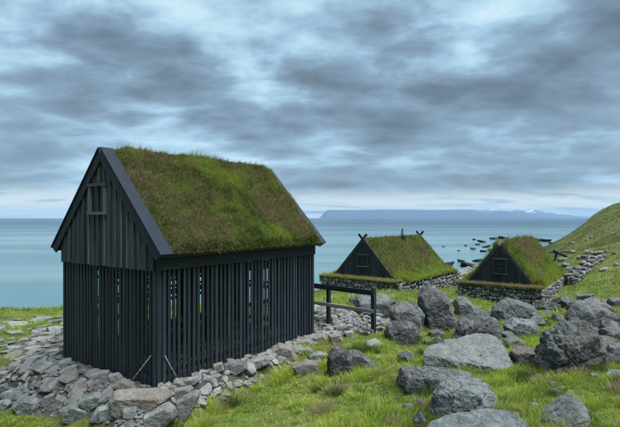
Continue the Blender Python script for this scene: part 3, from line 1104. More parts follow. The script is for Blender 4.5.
def turf_grass(parent, info, n, hh, ww, bright=0.0, dryness=0.5, seedc=0, fringe=0):
    p00, du, dv, nrm, thick, bulge, seed = info
    u = RNG.uniform(0, 1, n)
    v = RNG.uniform(0, 1, n)
    if fringe:
        v[:fringe] = 1 - np.abs(RNG.normal(0, 0.02, fringe))
    P = p00 + u[:, None] * du + v[:, None] * dv
    edge = np.minimum.reduce([sstep(0, 0.05, u), sstep(0, 0.05, 1 - u), sstep(0, 0.05, 1 - v)])
    off = thick * (0.35 + 0.65 * edge) + bulge * (0.45 + fbm(P * 1.3 + seed, 4, seed)) * edge - 0.01
    B = P + nrm * off[:, None]
    big = fbm(P * 0.8 + 5 + seedc, 3, seedc + 1)
    med = fbm(P * 2.4 + 9 + seedc, 3, seedc + 2)
    tuft = fbm(P * 6.0 + 2 + seedc, 2, seedc + 3)
    c = lerp(np.tile(G_DARK * 1.0, (n, 1)), np.tile(G_MID, (n, 1)), np.clip(0.45 + 0.9 * med + 0.5 * tuft, 0, 1))
    c = lerp(c, np.tile(G_BRIGHT * 0.9, (n, 1)), np.clip(bright + 1.2 * big + 1.0 * med - 0.22, 0, 0.60))
    dp = np.clip(dryness - 1.3 * big + 0.6 * tuft + 0.25 * (1 - v) - 0.1, 0.03, 0.85)
    d = RNG.uniform(0, 1, n) < dp
    k = RNG.uniform(0, 1, n)
    c[d] = lerp(np.tile(G_BROWN, (int(d.sum()), 1)), np.tile(G_STRAW * 0.85, (int(d.sum()), 1)), k[d])
    c *= 1.02 * RNG.uniform(0.7, 1.25, n)[:, None]
    hg = hh * (0.6 + 0.7 * np.clip(0.5 + tuft + 0.5 * med, 0, 1.4)) * RNG.uniform(0.45, 1.3, n)
    tall = RNG.uniform(0, 1, n) < 0.004
    hg[tall] *= 2.8
    up = np.tile(0.45 * nrm + 0.55 * np.array((0, 0, 1.0)), (n, 1))
    down = dv / np.linalg.norm(dv)
    ln = RNG.normal(0, 0.40, (n, 3)) + down * 0.32
    if fringe:
        ln[:fringe] += down * 0.5
        hg[:fringe] *= 0.75
    o = blades('grass', B, hg, ww * RNG.uniform(0.7, 1.3, n), c, ln, parent, up=up)
    return o


for side in (-1, 1):
    ln = (SW / 2 + OV) / c0
    p00 = (0.125, SW / 2, RZ - 0.065)
    dv = (0, side * (ln + 0.03) * c0, -(ln + 0.03) * s0)
    du = (SL - 0.18, 0, 0)
    tf, info = turf_slope(shed, None, None, p00, du, dv, 70, 40, 0.12, 3 + side, 0.13)
    turf_grass(tf, info, 95000 if side < 0 else 12000, 0.090, 0.0080 if side < 0 else 0.014, 0.06, 0.58, 4, 9000 if side < 0 else 2500)

# ------------------------------------------------------------------ boulders and stones traced from the photograph, given their own distance, size and depth


def traced(name, pts, off, scale, mat, mode='up', label=None, cat='boulder', group=None, parent=None, seed=1, level=5, depth=0.8, rough=0.045, p=70, slope=0.35, thick=0.25, dist=None, lift=0.0, sink=0.42, shrink=0.76, facets=34, back=0.0):
    P = np.array([(off[0] + a / scale, off[1] + b / scale) for a, b in pts])
    pc = P.mean(0)
    P = pc + (P - pc) * 1.08
    ib = int(np.argmax(P[:, 1]))
    yb = P[ib, 1]
    xb = P[P[:, 1] > yb - 0.25 * (yb - P[:, 1].min()), 0].mean()
    g = hit(xb, yb) if dist is None else at(xb, yb, dist)
    d0 = g[1] + back
    w = (P[:, 0].max() - P[:, 0].min()) / F * d0
    if mode == 'up':
        T = depth * w
        dc = d0 + T * 0.32
        C3 = np.stack([(P[:, 0] - CX) / F * dc, np.full(len(P), dc), CZ - (P[:, 1] - HY) / F * dc], 1)
        hgt = C3[:, 2].max() - C3[:, 2].min()
        low = C3[:, 2] < C3[:, 2].min() + 0.3 * hgt
        C3[low, 2] -= sink * hgt
        c = C3.mean(0)
        front = c + (C3 - c) * (shrink, 1, shrink)
        back = c + (C3 - c) * (0.72, 1, 0.68)
        front[:, 1] -= T * 0.42
        back[:, 1] += T * 0.45
        front[:, 2] -= 0.05 * hgt
        back[:, 2] -= 0.12 * hgt
        pts3 = np.vstack([front, C3, back])
    else:
        # top face lies on a plane that rises away from the viewer
        z0 = g[2] + lift
        top = []
        for a, b in P:
            k = (b - HY) / F
            # CZ - k*d = z0 + thick + slope*(d-d0)
            d = (CZ - z0 - thick * 0.35 + slope * d0) / (k + slope)
            top.append(((a - CX) / F * d, d, CZ - k * d))
        top = np.array(top)
        c = top.mean(0)
        mid = c + (top - c) * 1.02 + (0, 0, -thick * 0.45)
        bot = c + (top - c) * 0.86 + (0, 0.02, -thick - 0.4 * np.ptp(top[:, 2]))
        topp = c + (top - c) * (0.95, 0.95, 1)
        pts3 = np.vstack([topp, mid, bot])
    cen, ns, os_ = hull_planes(pts3)
    rg = np.random.default_rng(seed * 13 + 5)
    en = rg.normal(size=(facets, 3))
    en /= np.linalg.norm(en, axis=1)[:, None]
    sup = ((pts3 - cen) @ en.T).max(0)
    ns = np.vstack([ns, en])
    os_ = np.concatenate([os_, sup * (1 - 0.20 * rg.uniform(0, 1, facets) ** 1.6)])
    v, f = star(ns, os_, level, p, rough, seed, 2.2, 4 if level >= 6 else (2 if parent is None else 0), 0.45)
    me = bpy.data.meshes.new(name)
    me.from_pydata(v.tolist(), [], f)
    o = link(name, me, mat, None)
    o.location = cen
    if parent is not None:
        o.parent = parent
        o.location = parent.matrix_basis.inverted() @ Vector(cen)
        o.rotation_euler = (0, 0, -parent.rotation_euler.z)
    else:
        tag(o, label, cat, group)
        RINGS.append((cen[0], cen[1], np.ptp(v[:, 0]) / 2, np.ptp(v[:, 1]) / 2))
    return o


ZA = ((360, 270), 4.43)
ZB = ((480, 290), 4.43)
ZC = ((380, 340), 4.43)
ZD = ((500, 340), 4.908)
ZE = ((380, 290), 2.583)
ZG = ((230, 330), 3.875)
BD, BB = MAT['boulder'], MAT['boulder_blue']
GR = 'boulders strewn over the grass'
B = [
    ([(255, 78), (288, 54), (338, 66), (400, 130), (462, 208), (440, 238), (380, 264), (310, 258), (275, 190), (255, 130)], ZA, BD, 'up', 'tallest leaning grey boulder with pointed top in front of the middle hut', dict(depth=0.75, rough=0.05, level=6)),
    ([(108, 240), (150, 225), (235, 230), (270, 270), (265, 312), (225, 328), (150, 300), (105, 270)], ZA, BD, 'up', 'squat grey block on the grass right of the fence end', dict(depth=0.7)),
    ([(128, 152), (190, 124), (260, 165), (285, 240), (230, 262), (170, 240), (130, 200)], ZA, BD, 'up', 'grey boulder leaning against the left side of the tallest boulder', dict(depth=0.8, seed=5)),
    ([(62, 108), (105, 98), (150, 128), (150, 190), (105, 200), (60, 185)], ZA, BD, 'up', 'rough grey boulder just right of the fence end post', dict(depth=0.9, seed=6)),
    ([(0, 125), (55, 115), (66, 150), (60, 190), (0, 195)], ZA, BD, 'up', 'grey boulder seen between the rails of the fence', dict(depth=0.9, seed=8)),
    ([(410, 135), (440, 112), (490, 140), (512, 175), (490, 200), (450, 195), (420, 165)], ZA, BD, 'up', 'small blocky boulder behind the right shoulder of the tallest boulder', dict(depth=0.9, seed=7)),
    ([(168, 112), (200, 75), (255, 52), (300, 72), (328, 122), (300, 135), (220, 135), (178, 128)], ZE, BD, 'up', 'dark hump boulder behind the long flat slab', dict(depth=0.85, seed=9, level=6)),
    ([(100, 162), (160, 130), (240, 110), (292, 108), (322, 140), (342, 185), (330, 205), (240, 188), (150, 170)], ZE, BB, 'flat', 'long flat pale blue slab tilted across the grass', dict(slope=0.30, thick=0.36, rough=0.06, seed=4, level=6, facets=14)),
    ([(50, 78), (90, 40), (150, 28), (230, 60), (292, 110), (285, 138), (200, 120), (60, 112)], ZB, BD, 'up', 'long dark boulder in front of the right hut\'s stone wall', dict(depth=0.6, seed=12, level=6)),
    ([(98, 150), (140, 120), (240, 130), (258, 165), (190, 208), (120, 188)], ZB, BB, 'up', 'blue grey angular block behind the slab, below the long dark boulder', dict(depth=0.8, seed=13)),
    ([(225, 100), (262, 94), (280, 130), (250, 150), (228, 135)], ZB, BD, 'up', 'small upright stone at the right end of the long dark boulder', dict(depth=0.9, seed=14)),
    ([(248, 290), (270, 200), (330, 140), (420, 98), (482, 130), (532, 230), (532, 322), (480, 350), (330, 355), (262, 335)], ZB, BD, 'up', 'largest rough speckled boulder with rounded top at right', dict(depth=0.8, seed=15, rough=0.085, level=6)),
    ([(375, 115), (420, 45), (450, 36), (492, 80), (512, 170), (440, 200)], ZB, BD, 'up', 'pointed speckled rock rising behind the largest rough boulder', dict(depth=0.8, seed=16)),
    ([(128, 262), (190, 240), (247, 260), (262, 325), (200, 330), (150, 305)], ZB, BD, 'up', 'low grey boulder between the flat slab and the largest boulder', dict(depth=0.8, seed=17)),
    ([(493, 108), (550, 95), (592, 125), (572, 155), (510, 155)], ZB, BB, 'up', 'smooth blue grey angular stone right of the pointed rock', dict(depth=0.8, seed=18, p=26, rough=0.03)),
    ([(495, 72), (560, 62), (602, 90), (602, 112), (540, 104)], ZB, BD, 'up', 'dark low stone above the smooth blue grey stone', dict(depth=0.8, seed=19)),
    ([(568, 40), (600, 28), (640, 40), (640, 78), (580, 68)], ZB, BD, 'up', 'dark round stone high at the right picture edge', dict(depth=0.9, seed=20)),
    ([(485, 158), (520, 163), (548, 205), (530, 222), (495, 215)], ZB, BB, 'up', 'small blue stone wedged behind the largest boulder', dict(depth=0.9, seed=21)),
    ([(535, 172), (575, 150), (605, 170), (590, 195), (545, 196)], ZB, BD, 'up', 'brownish cobble under the smooth blue grey stone', dict(depth=0.9, seed=22)),
    ([(540, 205), (600, 178), (650, 183), (650, 220), (560, 228)], ZB, BB, 'up', 'flat topped blue stone at the right edge beside the grass patch', dict(depth=0.7, seed=23, p=24)),
    ([(540, 290), (575, 240), (640, 222), (650, 310), (570, 312)], ZB, BD, 'up', 'dark squat boulder at the right edge beside the largest boulder', dict(depth=0.9, seed=24)),
    ([(505, 170), (545, 138), (610, 145), (610, 172), (540, 190)], ZD, BB, 'flat', 'pale flat stone in the grass at the right edge', dict(slope=0.3, thick=0.14, seed=25)),
    ([(78, 170), (95, 122), (150, 110), (280, 122), (425, 145), (425, 190), (290, 240), (200, 272), (120, 256), (88, 220)], ZC, BD, 'up', 'dark sided overhanging slab beside the round blue boulder', dict(depth=0.75, seed=26, p=60, rough=0.05, level=6, shrink=0.82, facets=14, back=0.55)),
    ([(213, 300), (233, 230), (268, 165), (340, 140), (420, 158), (475, 190), (505, 250), (508, 295), (420, 330), (270, 348), (222, 335)], ZC, BB, 'up', 'round blue grey boulder leaning on the dark sided slab', dict(depth=0.8, seed=27, rough=0.06, level=6)),
    ([(150, 410), (240, 345), (330, 318), (480, 298), (560, 293), (630, 328), (690, 400), (680, 440), (150, 440)], ZC, BB, 'flat', 'broad blue grey slab along the bottom picture edge', dict(slope=0.30, thick=0.34, seed=28, level=6, rough=0.05, facets=12)),
    ([(150, 330), (172, 306), (205, 345), (190, 395), (145, 395)], ZC, BD, 'up', 'small dark stone at the left tip of the bottom slab', dict(depth=0.9, seed=29)),
    ([(120, 432), (235, 362), (352, 262), (412, 318), (480, 405), (490, 440), (120, 440)], ZD, BD, 'up', 'pointed dark blue boulder at the bottom edge, right of the broad slab', dict(depth=0.9, seed=30, level=6, rough=0.04, p=90, shrink=0.5, facets=4)),
    ([(470, 402), (560, 388), (610, 405), (620, 440), (470, 440)], ZD, BD, 'up', 'low dark rock in the bottom right corner', dict(depth=0.8, seed=31)),
    ([(145, 312), (178, 303), (206, 328), (160, 338)], ZD, BB, 'up', 'small pale stone left of the pointed bottom boulder', dict(depth=0.9, seed=32, level=4)),
    ([(238, 205), (270, 198), (282, 222), (245, 228)], ZD, BB, 'up', 'small blue stone in grass below the largest boulder', dict(depth=0.9, seed=33, level=4)),
    ([(278, 232), (310, 222), (328, 248), (285, 254)], ZD, BD, 'up', 'small dark cobble beside the small blue stone in grass', dict(depth=0.9, seed=34, level=4)),
    ([(440, 165), (480, 158), (492, 178), (450, 184)], ZD, BB, 'up', 'flat little stone in grass under the dark squat boulder', dict(depth=0.9, seed=35, level=4)),
    ([(373, 92), (400, 58), (440, 60), (472, 95), (478, 152), (430, 170), (383, 145)], ZG, BD, 'up', 'rounded grey boulder at the grass edge beside the shed terrace', dict(depth=0.8, seed=36, rough=0.05)),
    ([(448, 72), (500, 75), (562, 125), (562, 142), (480, 150)], ZG, BD, 'up', 'wedge shaped boulder tapering right from the terrace boulder', dict(depth=0.6, seed=37)),
    ([(395, 368), (430, 352), (462, 370), (462, 384), (395, 384)], ZG, BD, 'up', 'small grey stone in grass at the bottom edge', dict(depth=0.9, seed=38, level=4)),
    ([(282, 310), (300, 303), (312, 318), (298, 330)], ZA, BB, 'up', 'small pale cobble at the left tip of the long flat slab', dict(depth=0.9, seed=39, level=4)),
    ([(300, 268), (345, 258), (372, 275), (360, 300), (310, 296)], ZA, BD, 'up', 'half buried stone at the foot of the tallest boulder', dict(depth=0.9, seed=40, level=4)),
    ([(110, 215), (145, 190), (178, 215), (160, 240), (120, 240)], ZB, BD, 'up', 'brown mossy cobble between the slab and blue block', dict(depth=0.9, seed=41, level=4)),
    ([(320, 130), (345, 115), (375, 130), (365, 150), (330, 150)], ZE, BD, 'up', 'small brown stone above the right end of the flat slab', dict(depth=0.9, seed=42, level=4)),
]
for pts, z, mt, mode, lab, kw in B:
    traced('boulder', pts, z[0], z[1], mt, mode, lab, 'boulder', GR, **kw)

# loose stones among the boulders on the right, told apart only by place
ZI = ((310, 212), 1.987)
for pts, lab, sd in (([(86, 168), (125, 158), (168, 168), (164, 202), (100, 208)], 'broad grey boulder below the middle hut\'s gable, right of the fence', 301),
                     ([(158, 174), (196, 170), (228, 198), (220, 230), (174, 218)], 'steep grey boulder just left of the tallest boulder, above the squat block', 302),
                     ([(284, 170), (306, 166), (330, 190), (322, 208), (292, 196)], 'grey boulder filling the gap right of the tallest boulder', 303),
                     ([(538, 195), (566, 180), (600, 196), (606, 226), (560, 226)], 'grey boulder in the right hand jumble, beside the pointed rock', 304),
                     ([(576, 232), (606, 226), (640, 236), (640, 262), (584, 260)], 'wide dark boulder in the right hand jumble at the picture edge', 305),
                     ([(540, 176), (560, 168), (590, 178), (590, 192), (548, 192)], 'low flat rock at the top of the right hand jumble', 306)):
    traced('boulder', pts, ZI[0], ZI[1], BD, 'up', lab, 'boulder', GR, seed=sd, depth=0.8)

ang_lib = [rand_stone('loose_stone', 4, 600 + k, 0.72, 22, 70, 0.05) for k in range(8)]
for me_ in ang_lib:
    me_.materials.append(MAT['boulder'])
    me_.polygons.foreach_set('use_smooth', np.zeros(len(me_.polygons), bool))
spots = []
while len(spots) < 78:
    k = len(spots)
    if k < 34:
        px, py, r = random.uniform(556, 640), random.uniform(297, 366), 0.17 + 0.28 * random.random() ** 1.5
    elif k < 60:
        px, py, r = random.uniform(385, 560), random.uniform(296, 372), 0.13 + 0.20 * random.random() ** 1.6
    else:
        px, py, r = random.uniform(400, 625), random.uniform(372, 424), 0.05 + 0.10 * random.random() ** 1.6
    g = hit(px, py)
    o = link('loose_stone', ang_lib[k % 8], None, None)
    o.location = g + (0, 0, r * 0.12)
    o.rotation_euler = (random.uniform(-0.4, 0.4), random.uniform(-0.4, 0.4), random.uniform(0, 6.28))
    o.scale = (r * 1.35, r, r)
    if k < 34:
        tag(o, 'angular grey stone in the dense jumble along the right picture edge', 'stone', 'stones jumbled along the right edge')
    elif k < 60:
        tag(o, 'small angular grey stone lodged between the big boulders below the huts', 'stone', 'stones lodged between the boulders')
    else:
        tag(o, 'little grey stone in the foreground grass around the lowest boulders', 'stone', 'stones in the foreground grass')
    RINGS.append((g[0], g[1], r * 1.2, r))
    spots.append(g)

# middle sized rocks filling the boulder field
for k, (px, py, wpx) in enumerate(((396, 316, 20), (404, 334, 15), (474, 314, 18), (466, 326, 15), (492, 326, 17), (512, 342, 18), (528, 316, 24), (540, 326, 19), (524, 360, 18),
                                   (548, 312, 22), (566, 308, 24), (584, 312, 24), (604, 312, 22), (598, 326, 26), (614, 334, 26), (606, 348, 24), (614, 364, 20), (588, 304, 20),
                                   (436, 318, 14), (452, 306, 16), (384, 308, 20), (372, 318, 18), (360, 306, 22), (508, 312, 16), (560, 322, 16), (416, 340, 12))):
    g = hit(px, py)
    r = wpx / F * g[1] / 2
    o = link('rock', ang_lib[(k * 3 + 1) % 8], None, None)
    o.location = g + (0, r * 0.5, r * 0.28)
    o.rotation_euler = (random.uniform(-0.35, 0.35), random.uniform(-0.35, 0.35), random.uniform(0, 6.28))
    o.scale = (r * 1.15, r * random.uniform(0.85, 1.15), r * random.uniform(0.85, 1.2))
    tag(o, 'middle sized angular grey rock packed among the larger boulders below the two far huts', 'rock', 'rocks filling the boulder field')
    RINGS.append((g[0], g[1] + r * 0.5, r * 1.1, r))

# ------------------------------------------------------------------ stone terrace round the shed
terr = empty('stone_terrace', (P0[0], P0[1], 0.0), SROT)
tag(terr, 'dry laid terrace of grey slabs and rubble under the black slatted shed', 'stone terrace')
ZF = ((100, 330), 4.4)
ZH = ((0, 340), 4.43)
T = [
    ([(50, 300), (70, 265), (160, 258), (300, 262), (317, 285), (290, 310), (200, 352), (100, 352), (58, 330)], ZF, 'up', dict(depth=0.7)),
    ([(175, 425), (195, 365), (300, 315), (335, 330), (335, 385), (260, 425)], ZF, 'up', dict(depth=0.6)),
    ([(310, 280), (330, 255), (400, 243), (412, 258), (340, 292)], ZF, 'up', dict(depth=0.6)),
    ([(335, 305), (420, 260), (445, 265), (425, 322), (380, 362), (335, 392)], ZF, 'up', dict(depth=0.6)),
    ([(358, 212), (430, 203), (438, 228), (380, 244)], ZF, 'up', {}),
    ([(498, 150), (540, 138), (548, 172), (505, 188)], ZF, 'up', {}),
    ([(430, 212), (500, 198), (522, 232), (440, 240)], ZF, 'up', {}),
    ([(545, 145), (600, 130), (618, 150), (602, 184), (550, 184)], ZF, 'up', {}),
    ([(70, 232), (100, 210), (150, 230), (160, 252), (90, 272)], ZF, 'up', {}),
    ([(38, 195), (80, 184), (102, 207), (60, 234)], ZF, 'up', {}),
    ([(-5, 180), (40, 174), (46, 217), (0, 224)], ZF, 'up', {}),
    ([(343, 270), (380, 245), (440, 228), (492, 240), (482, 272), (410, 294)], ZH, 'up', dict(depth=0.7)),
    ([(280, 302), (330, 270), (420, 290), (432, 332), (370, 354), (290, 334)], ZH, 'up', dict(depth=0.7)),
    ([(433, 312), (440, 295), (500, 283), (522, 300), (512, 338), (450, 344)], ZH, 'up', {}),
    ([(232, 292), (255, 238), (297, 255), (272, 304)], ZH, 'up', {}),
    ([(185, 275), (205, 240), (245, 235), (240, 280), (210, 290)], ZH, 'up', {}),
    ([(3, 237), (50, 213), (102, 214), (102, 242), (30, 258)], ZH, 'up', {}),
    ([(58, 288), (110, 248), (150, 248), (184, 265), (178, 315), (120, 326)], ZH, 'up', {}),
    ([(-8, 140), (30, 134), (52, 165), (5, 184)], ZH, 'up', {}),
    ([(-10, 200), (30, 190), (40, 215), (0, 235)], ZH, 'up', {}),
    ([(-10, 280), (25, 258), (55, 275), (30, 305), (-10, 310)], ZH, 'up', {}),
    ([(235, 135), (290, 113), (342, 120), (347, 157), (270, 168)], ZG, 'up', dict(depth=0.6)),
    ([(148, 78), (190, 48), (242, 60), (262, 97), (200, 113)], ZG, 'up', dict(depth=0.6)),
    ([(252, 65), (310, 66), (330, 80), (285, 92)], ZG, 'up', {}),
    ([(300, 95), (345, 80), (375, 92), (372, 112), (310, 112)], ZG, 'up', {}),
    ([(68, 115), (130, 98), (180, 100), (150, 125), (90, 145)], ZG, 'up', dict(depth=0.6)),
    ([(0, 130), (60, 115), (70, 140), (20, 168), (0, 165)], ZG, 'up', dict(depth=0.6)),
    ([(105, 95), (150, 80), (165, 95), (120, 108)], ZG, 'up', {}),
    ([(258, 40), (305, 32), (325, 50), (275, 62)], ZG, 'up', {}),
    ([(320, 28), (360, 15), (380, 35), (340, 50)], ZG, 'up', {}),
    ([(380, 20), (425, 8), (438, 40), (395, 55)], ZG, 'up', {}),
    ([(440, 5), (475, 0), (478, 22), (455, 28)], ZG, 'up', {}),
]
for k, (pts, z, mode, kw) in enumerate(T):
    a = dict(level=5, depth=0.75, rough=0.04, p=70, facets=7, seed=200 + k, sink=0.2)
    a.update(kw)
    traced('stone', pts, z[0], z[1], MAT['slab'], mode, parent=terr, **a)

LV = 3
HI = {}
slab_lib = [rand_stone('stone', LV, 300 + k, 0.30, 8, 70, 0.04) for k in range(9)]
blk_lib = [rand_stone('stone', LV, 330 + k, 0.58, 9, 70, 0.05) for k in range(7)]
for k, me_ in enumerate(slab_lib + blk_lib):
    me_.materials.append(MAT['slab'])
    hi = rand_stone('stone', 4, 300 + k, 0.30, 8, 70, 0.04) if k < 9 else rand_stone('stone', 4, 321 + k, 0.58, 9, 70, 0.05)
    hi.materials.append(MAT['slab'])
    HI[me_.name] = hi
placed = []
LAID = []


def try_stone(wx, wy, r, lib, parent, zoff=0.3, tilt=0.14, gap=0.78):
    for (a, b, c) in placed:
        if (a - wx) ** 2 + (b - wy) ** 2 < ((r + c) * gap) ** 2:
            return None
    lx, ly = shed_local(wx, wy)
    if -r * 0.8 < lx < SL + r * 0.8 and -r * 0.75 < ly < SW + r * 0.8:
        return None
    placed.append((wx, wy, r))
    me_ = random.choice(lib)
    h = height1(wx, wy)
    e = 0.3
    sx = (height1(wx + e, wy) - height1(wx - e, wy)) / (2 * e)
    sy = (height1(wx, wy + e) - height1(wx, wy - e)) / (2 * e)
    n = Vector((-sx, -sy, 1)).normalized()
    rot = Vector((0, 0, 1)).rotation_difference(n).to_matrix().to_4x4() @ Matrix.Rotation(random.uniform(0, 6.28), 4, 'Z') @ Matrix.Rotation(random.uniform(-tilt, tilt), 4, 'X') @ Matrix.Rotation(random.uniform(-tilt, tilt), 4, 'Y')
    s = Matrix.Diagonal((r * random.uniform(0.95, 1.3), r * random.uniform(0.75, 1.0), r * random.uniform(0.8, 1.15), 1))
    W = Matrix.Translation((wx, wy, h + r * zoff * 0.4)) @ rot @ s
    pm = Matrix.Translation(parent.location) @ Matrix.Rotation(parent.rotation_euler.z, 4, 'Z')
    LAID.append((r / math.hypot(wx, wy), me_, pm.inverted() @ W))
    return True


def scatter_local(n, lx0, lx1, ly0, ly1, rmin, rmax, lib, **kw):
    c = 0
    for _ in range(n):
        lx, ly = random.uniform(lx0, lx1), random.uniform(ly0, ly1)
        if lx < -apron(ly) - 0.15:
            continue
        w = P0 + V_ * lx + U_ * ly
        r = rmin + (rmax - rmin) * random.random() ** 2
        if try_stone(w[0], w[1], r, lib, terr, **kw):
            c += 1
    return c


# mark where the traced stones already lie
for o in terr.children:
    w = Matrix.Translation(terr.location) @ Matrix.Rotation(SROT, 4, 'Z') @ o.location
    placed.append((w.x, w.y, 0.17))
scatter_local(260, -1.7, -0.15, -0.5, SW + 1.6, 0.16, 0.33, slab_lib)
scatter_local(1500, -1.7, -0.02, -0.6, SW + 2.0, 0.07, 0.15, slab_lib, gap=0.66)
scatter_local(500, -0.3, SL + 1.0, -0.60, -0.05, 0.10, 0.20, blk_lib, gap=0.72)
scatter_local(900, -0.4, SL + 1.6, -0.66, -0.02, 0.06, 0.13, blk_lib, gap=0.64)
for _ in range(500):
    wx, wy = random.gauss(0.6, 0.75), random.gauss(14.2, 1.1)
    try_stone(wx, wy, 0.10 + 0.2 * random.random() ** 2, blk_lib, terr, gap=0.74, tilt=0.4, zoff=0.3)
for _ in range(1100):
    w = P0 + V_ * random.uniform(-0.8, 7.5) + U_ * random.uniform(SW + 0.2, SW + 8.0)
    if w[0] / w[1] > -0.48:
        continue
    try_stone(w[0], w[1], 0.12 + 0.32 * random.random() ** 2.5, slab_lib, terr, gap=0.85)

# the stones that show largest are parts of their own, the small ones one joined part
LAID.sort(key=lambda q: -q[0])
n_own = 296 - len(terr.children)
for (_, me_, W) in LAID[:n_own]:
    o = link('stone', HI[me_.name], None, terr)
    o.matrix_basis = W
jv, jl, base_i = [], [], 0
for (_, me_, W) in LAID[n_own:]:
    a = np.empty(len(me_.vertices) * 3)
    me_.vertices.foreach_get('co', a)
    a = a.reshape(-1, 3)
    Wn = np.array(W)
    jv.append(a @ Wn[:3, :3].T + Wn[:3, 3])
    li = np.empty(len(me_.loops), np.int32)
    me_.loops.foreach_get('vertex_index', li)
    jl.append(li + base_i)
    base_i += len(a)
jl = np.concatenate(jl)
sm = link('small_stones', np_mesh('small_stones', np.concatenate(jv), jl, np.arange(len(jl) // 3) * 3, np.full(len(jl) // 3, 3)), MAT['slab'], terr, True)
tag(sm, kind='stuff')

# finer rubble between the slabs
rv, rf = ico(1)
RV, RF = [], []
k = 0


def rubble(wx, wy, r):
    global k
    h = height1(wx, wy)
    q = rv * (1 + 0.35 * np.random.default_rng(k).uniform(-1, 1, (len(rv), 1))) * (r * random.uniform(0.9, 1.5), r * random.uniform(0.7, 1.1), r * random.uniform(0.4, 0.7))
    a = random.uniform(0, 6.28)
    ca, sa = math.cos(a), math.sin(a)
    q = np.stack([q[:, 0] * ca - q[:, 1] * sa + wx, q[:, 0] * sa + q[:, 1] * ca + wy, q[:, 2] + h + r * 0.15], 1)
    RF.extend([tuple(i + k * len(rv) for i in f) for f in rf])
    RV.append(q)
    k += 1


for _ in range(1500):
    z = random.random()
    if z < 0.5:
        ly_ = random.uniform(-0.6, SW + 1.8)
        w = P0 + V_ * random.uniform(-apron(ly_) - 0.2, -0.02) + U_ * ly_
    elif z < 0.62:
        w = P0 + V_ * random.uniform(-0.3, SL + 1.2) + U_ * random.uniform(-0.65, -0.03)
    elif z < 0.78:
        w = np.array((random.gauss(0.6, 0.8), random.gauss(14.2, 1.3)))
    else:
        w = P0 + V_ * random.uniform(-0.5, 6) + U_ * random.uniform(SW + 0.1, SW + 3.4)
    rubble(w[0], w[1], random.uniform(0.02, 0.06))
for _ in range(220):                     # stony floor inside the shed
    w = P0 + V_ * random.uniform(0.1, SL - 0.1) + U_ * random.uniform(0.1, SW - 0.1)
    rubble(w[0], w[1], random.uniform(0.06, 0.15))
me = bpy.data.meshes.new('rubble')
loc = np.concatenate(RV)
lxx, lyy = shed_local(loc[:, 0], loc[:, 1])
me.from_pydata(np.stack([lxx, lyy, loc[:, 2]], 1).tolist(), [], RF)
rub = link('rubble', me, MAT['slab'], terr)
tag(rub, kind='stuff')

# ------------------------------------------------------------------ fence beside the shed
fa, fb = at(313, 285.5, 13.75), at(373.5, 292.5, 12.4)
f0 = np.array((fa[0] - 0.35, fa[1] + 0.33))
fb2 = fb[:2]
fd = fb2 - f0
flen = float(np.linalg.norm(fd))
frot = math.atan2(fd[1], fd[0])
fence = empty('rail_fence', (f0[0], f0[1], 0.0), frot)
tag(fence, 'short dark two rail fence beside the far corner of the slatted shed', 'fence')
for xx_ in (flen - 0.0, flen * 0.41):
    w = f0 + fd / flen * xx_
    hz = height1(w[0], w[1])
    box('post', (xx_ - 0.05, xx_ + 0.05), (-0.05, 0.05), (hz - 0.3, 1.17 if xx_ > 1.5 else 1.19), MAT['tar_wood'], fence, 0.004)
box('rail', (0.0, flen + 0.04), (-0.092, -0.054), (0.98, 1.12), MAT['tar_wood_x'], fence, 0.006)
box('rail', (0.0, flen + 0.04), (-0.088, -0.054), (0.52, 0.61), MAT['grey_wood'], fence, 0.006)

# ------------------------------------------------------------------ the two turf huts
stone_lib = [rand_stone('stone', 3, 400 + k, 0.72, 9, 50, 0.07) for k in range(14)]
for me_ in stone_lib:
    me_.materials.append(MAT['wallstone'])


def set_stones(parent, items, own=296):
    """link the first stones one by one and join whatever is left into one part"""
    items = sorted(items, key=lambda q: -abs(q[1].determinant()))
    for me_, W in items[:own]:
        link('stone', me_, None, parent).matrix_basis = W
    rest = items[own:]
    if rest:
        jv, jl, bi = [], [], 0
        for me_, W in rest:
            a = np.empty(len(me_.vertices) * 3)
            me_.vertices.foreach_get('co', a)
            Wn = np.array(W)
            jv.append(a.reshape(-1, 3) @ Wn[:3, :3].T + Wn[:3, 3])
            li = np.empty(len(me_.loops), np.int32)
            me_.loops.foreach_get('vertex_index', li)
            jl.append(li + bi)
            bi += len(me_.vertices)
        jl = np.concatenate(jl)
        o = link('small_stones', np_mesh('small_stones', np.concatenate(jv), jl, np.arange(len(jl) // 3) * 3, np.full(len(jl) // 3, 3)), items[0][0].materials[0], parent, True)
        tag(o, kind='stuff')


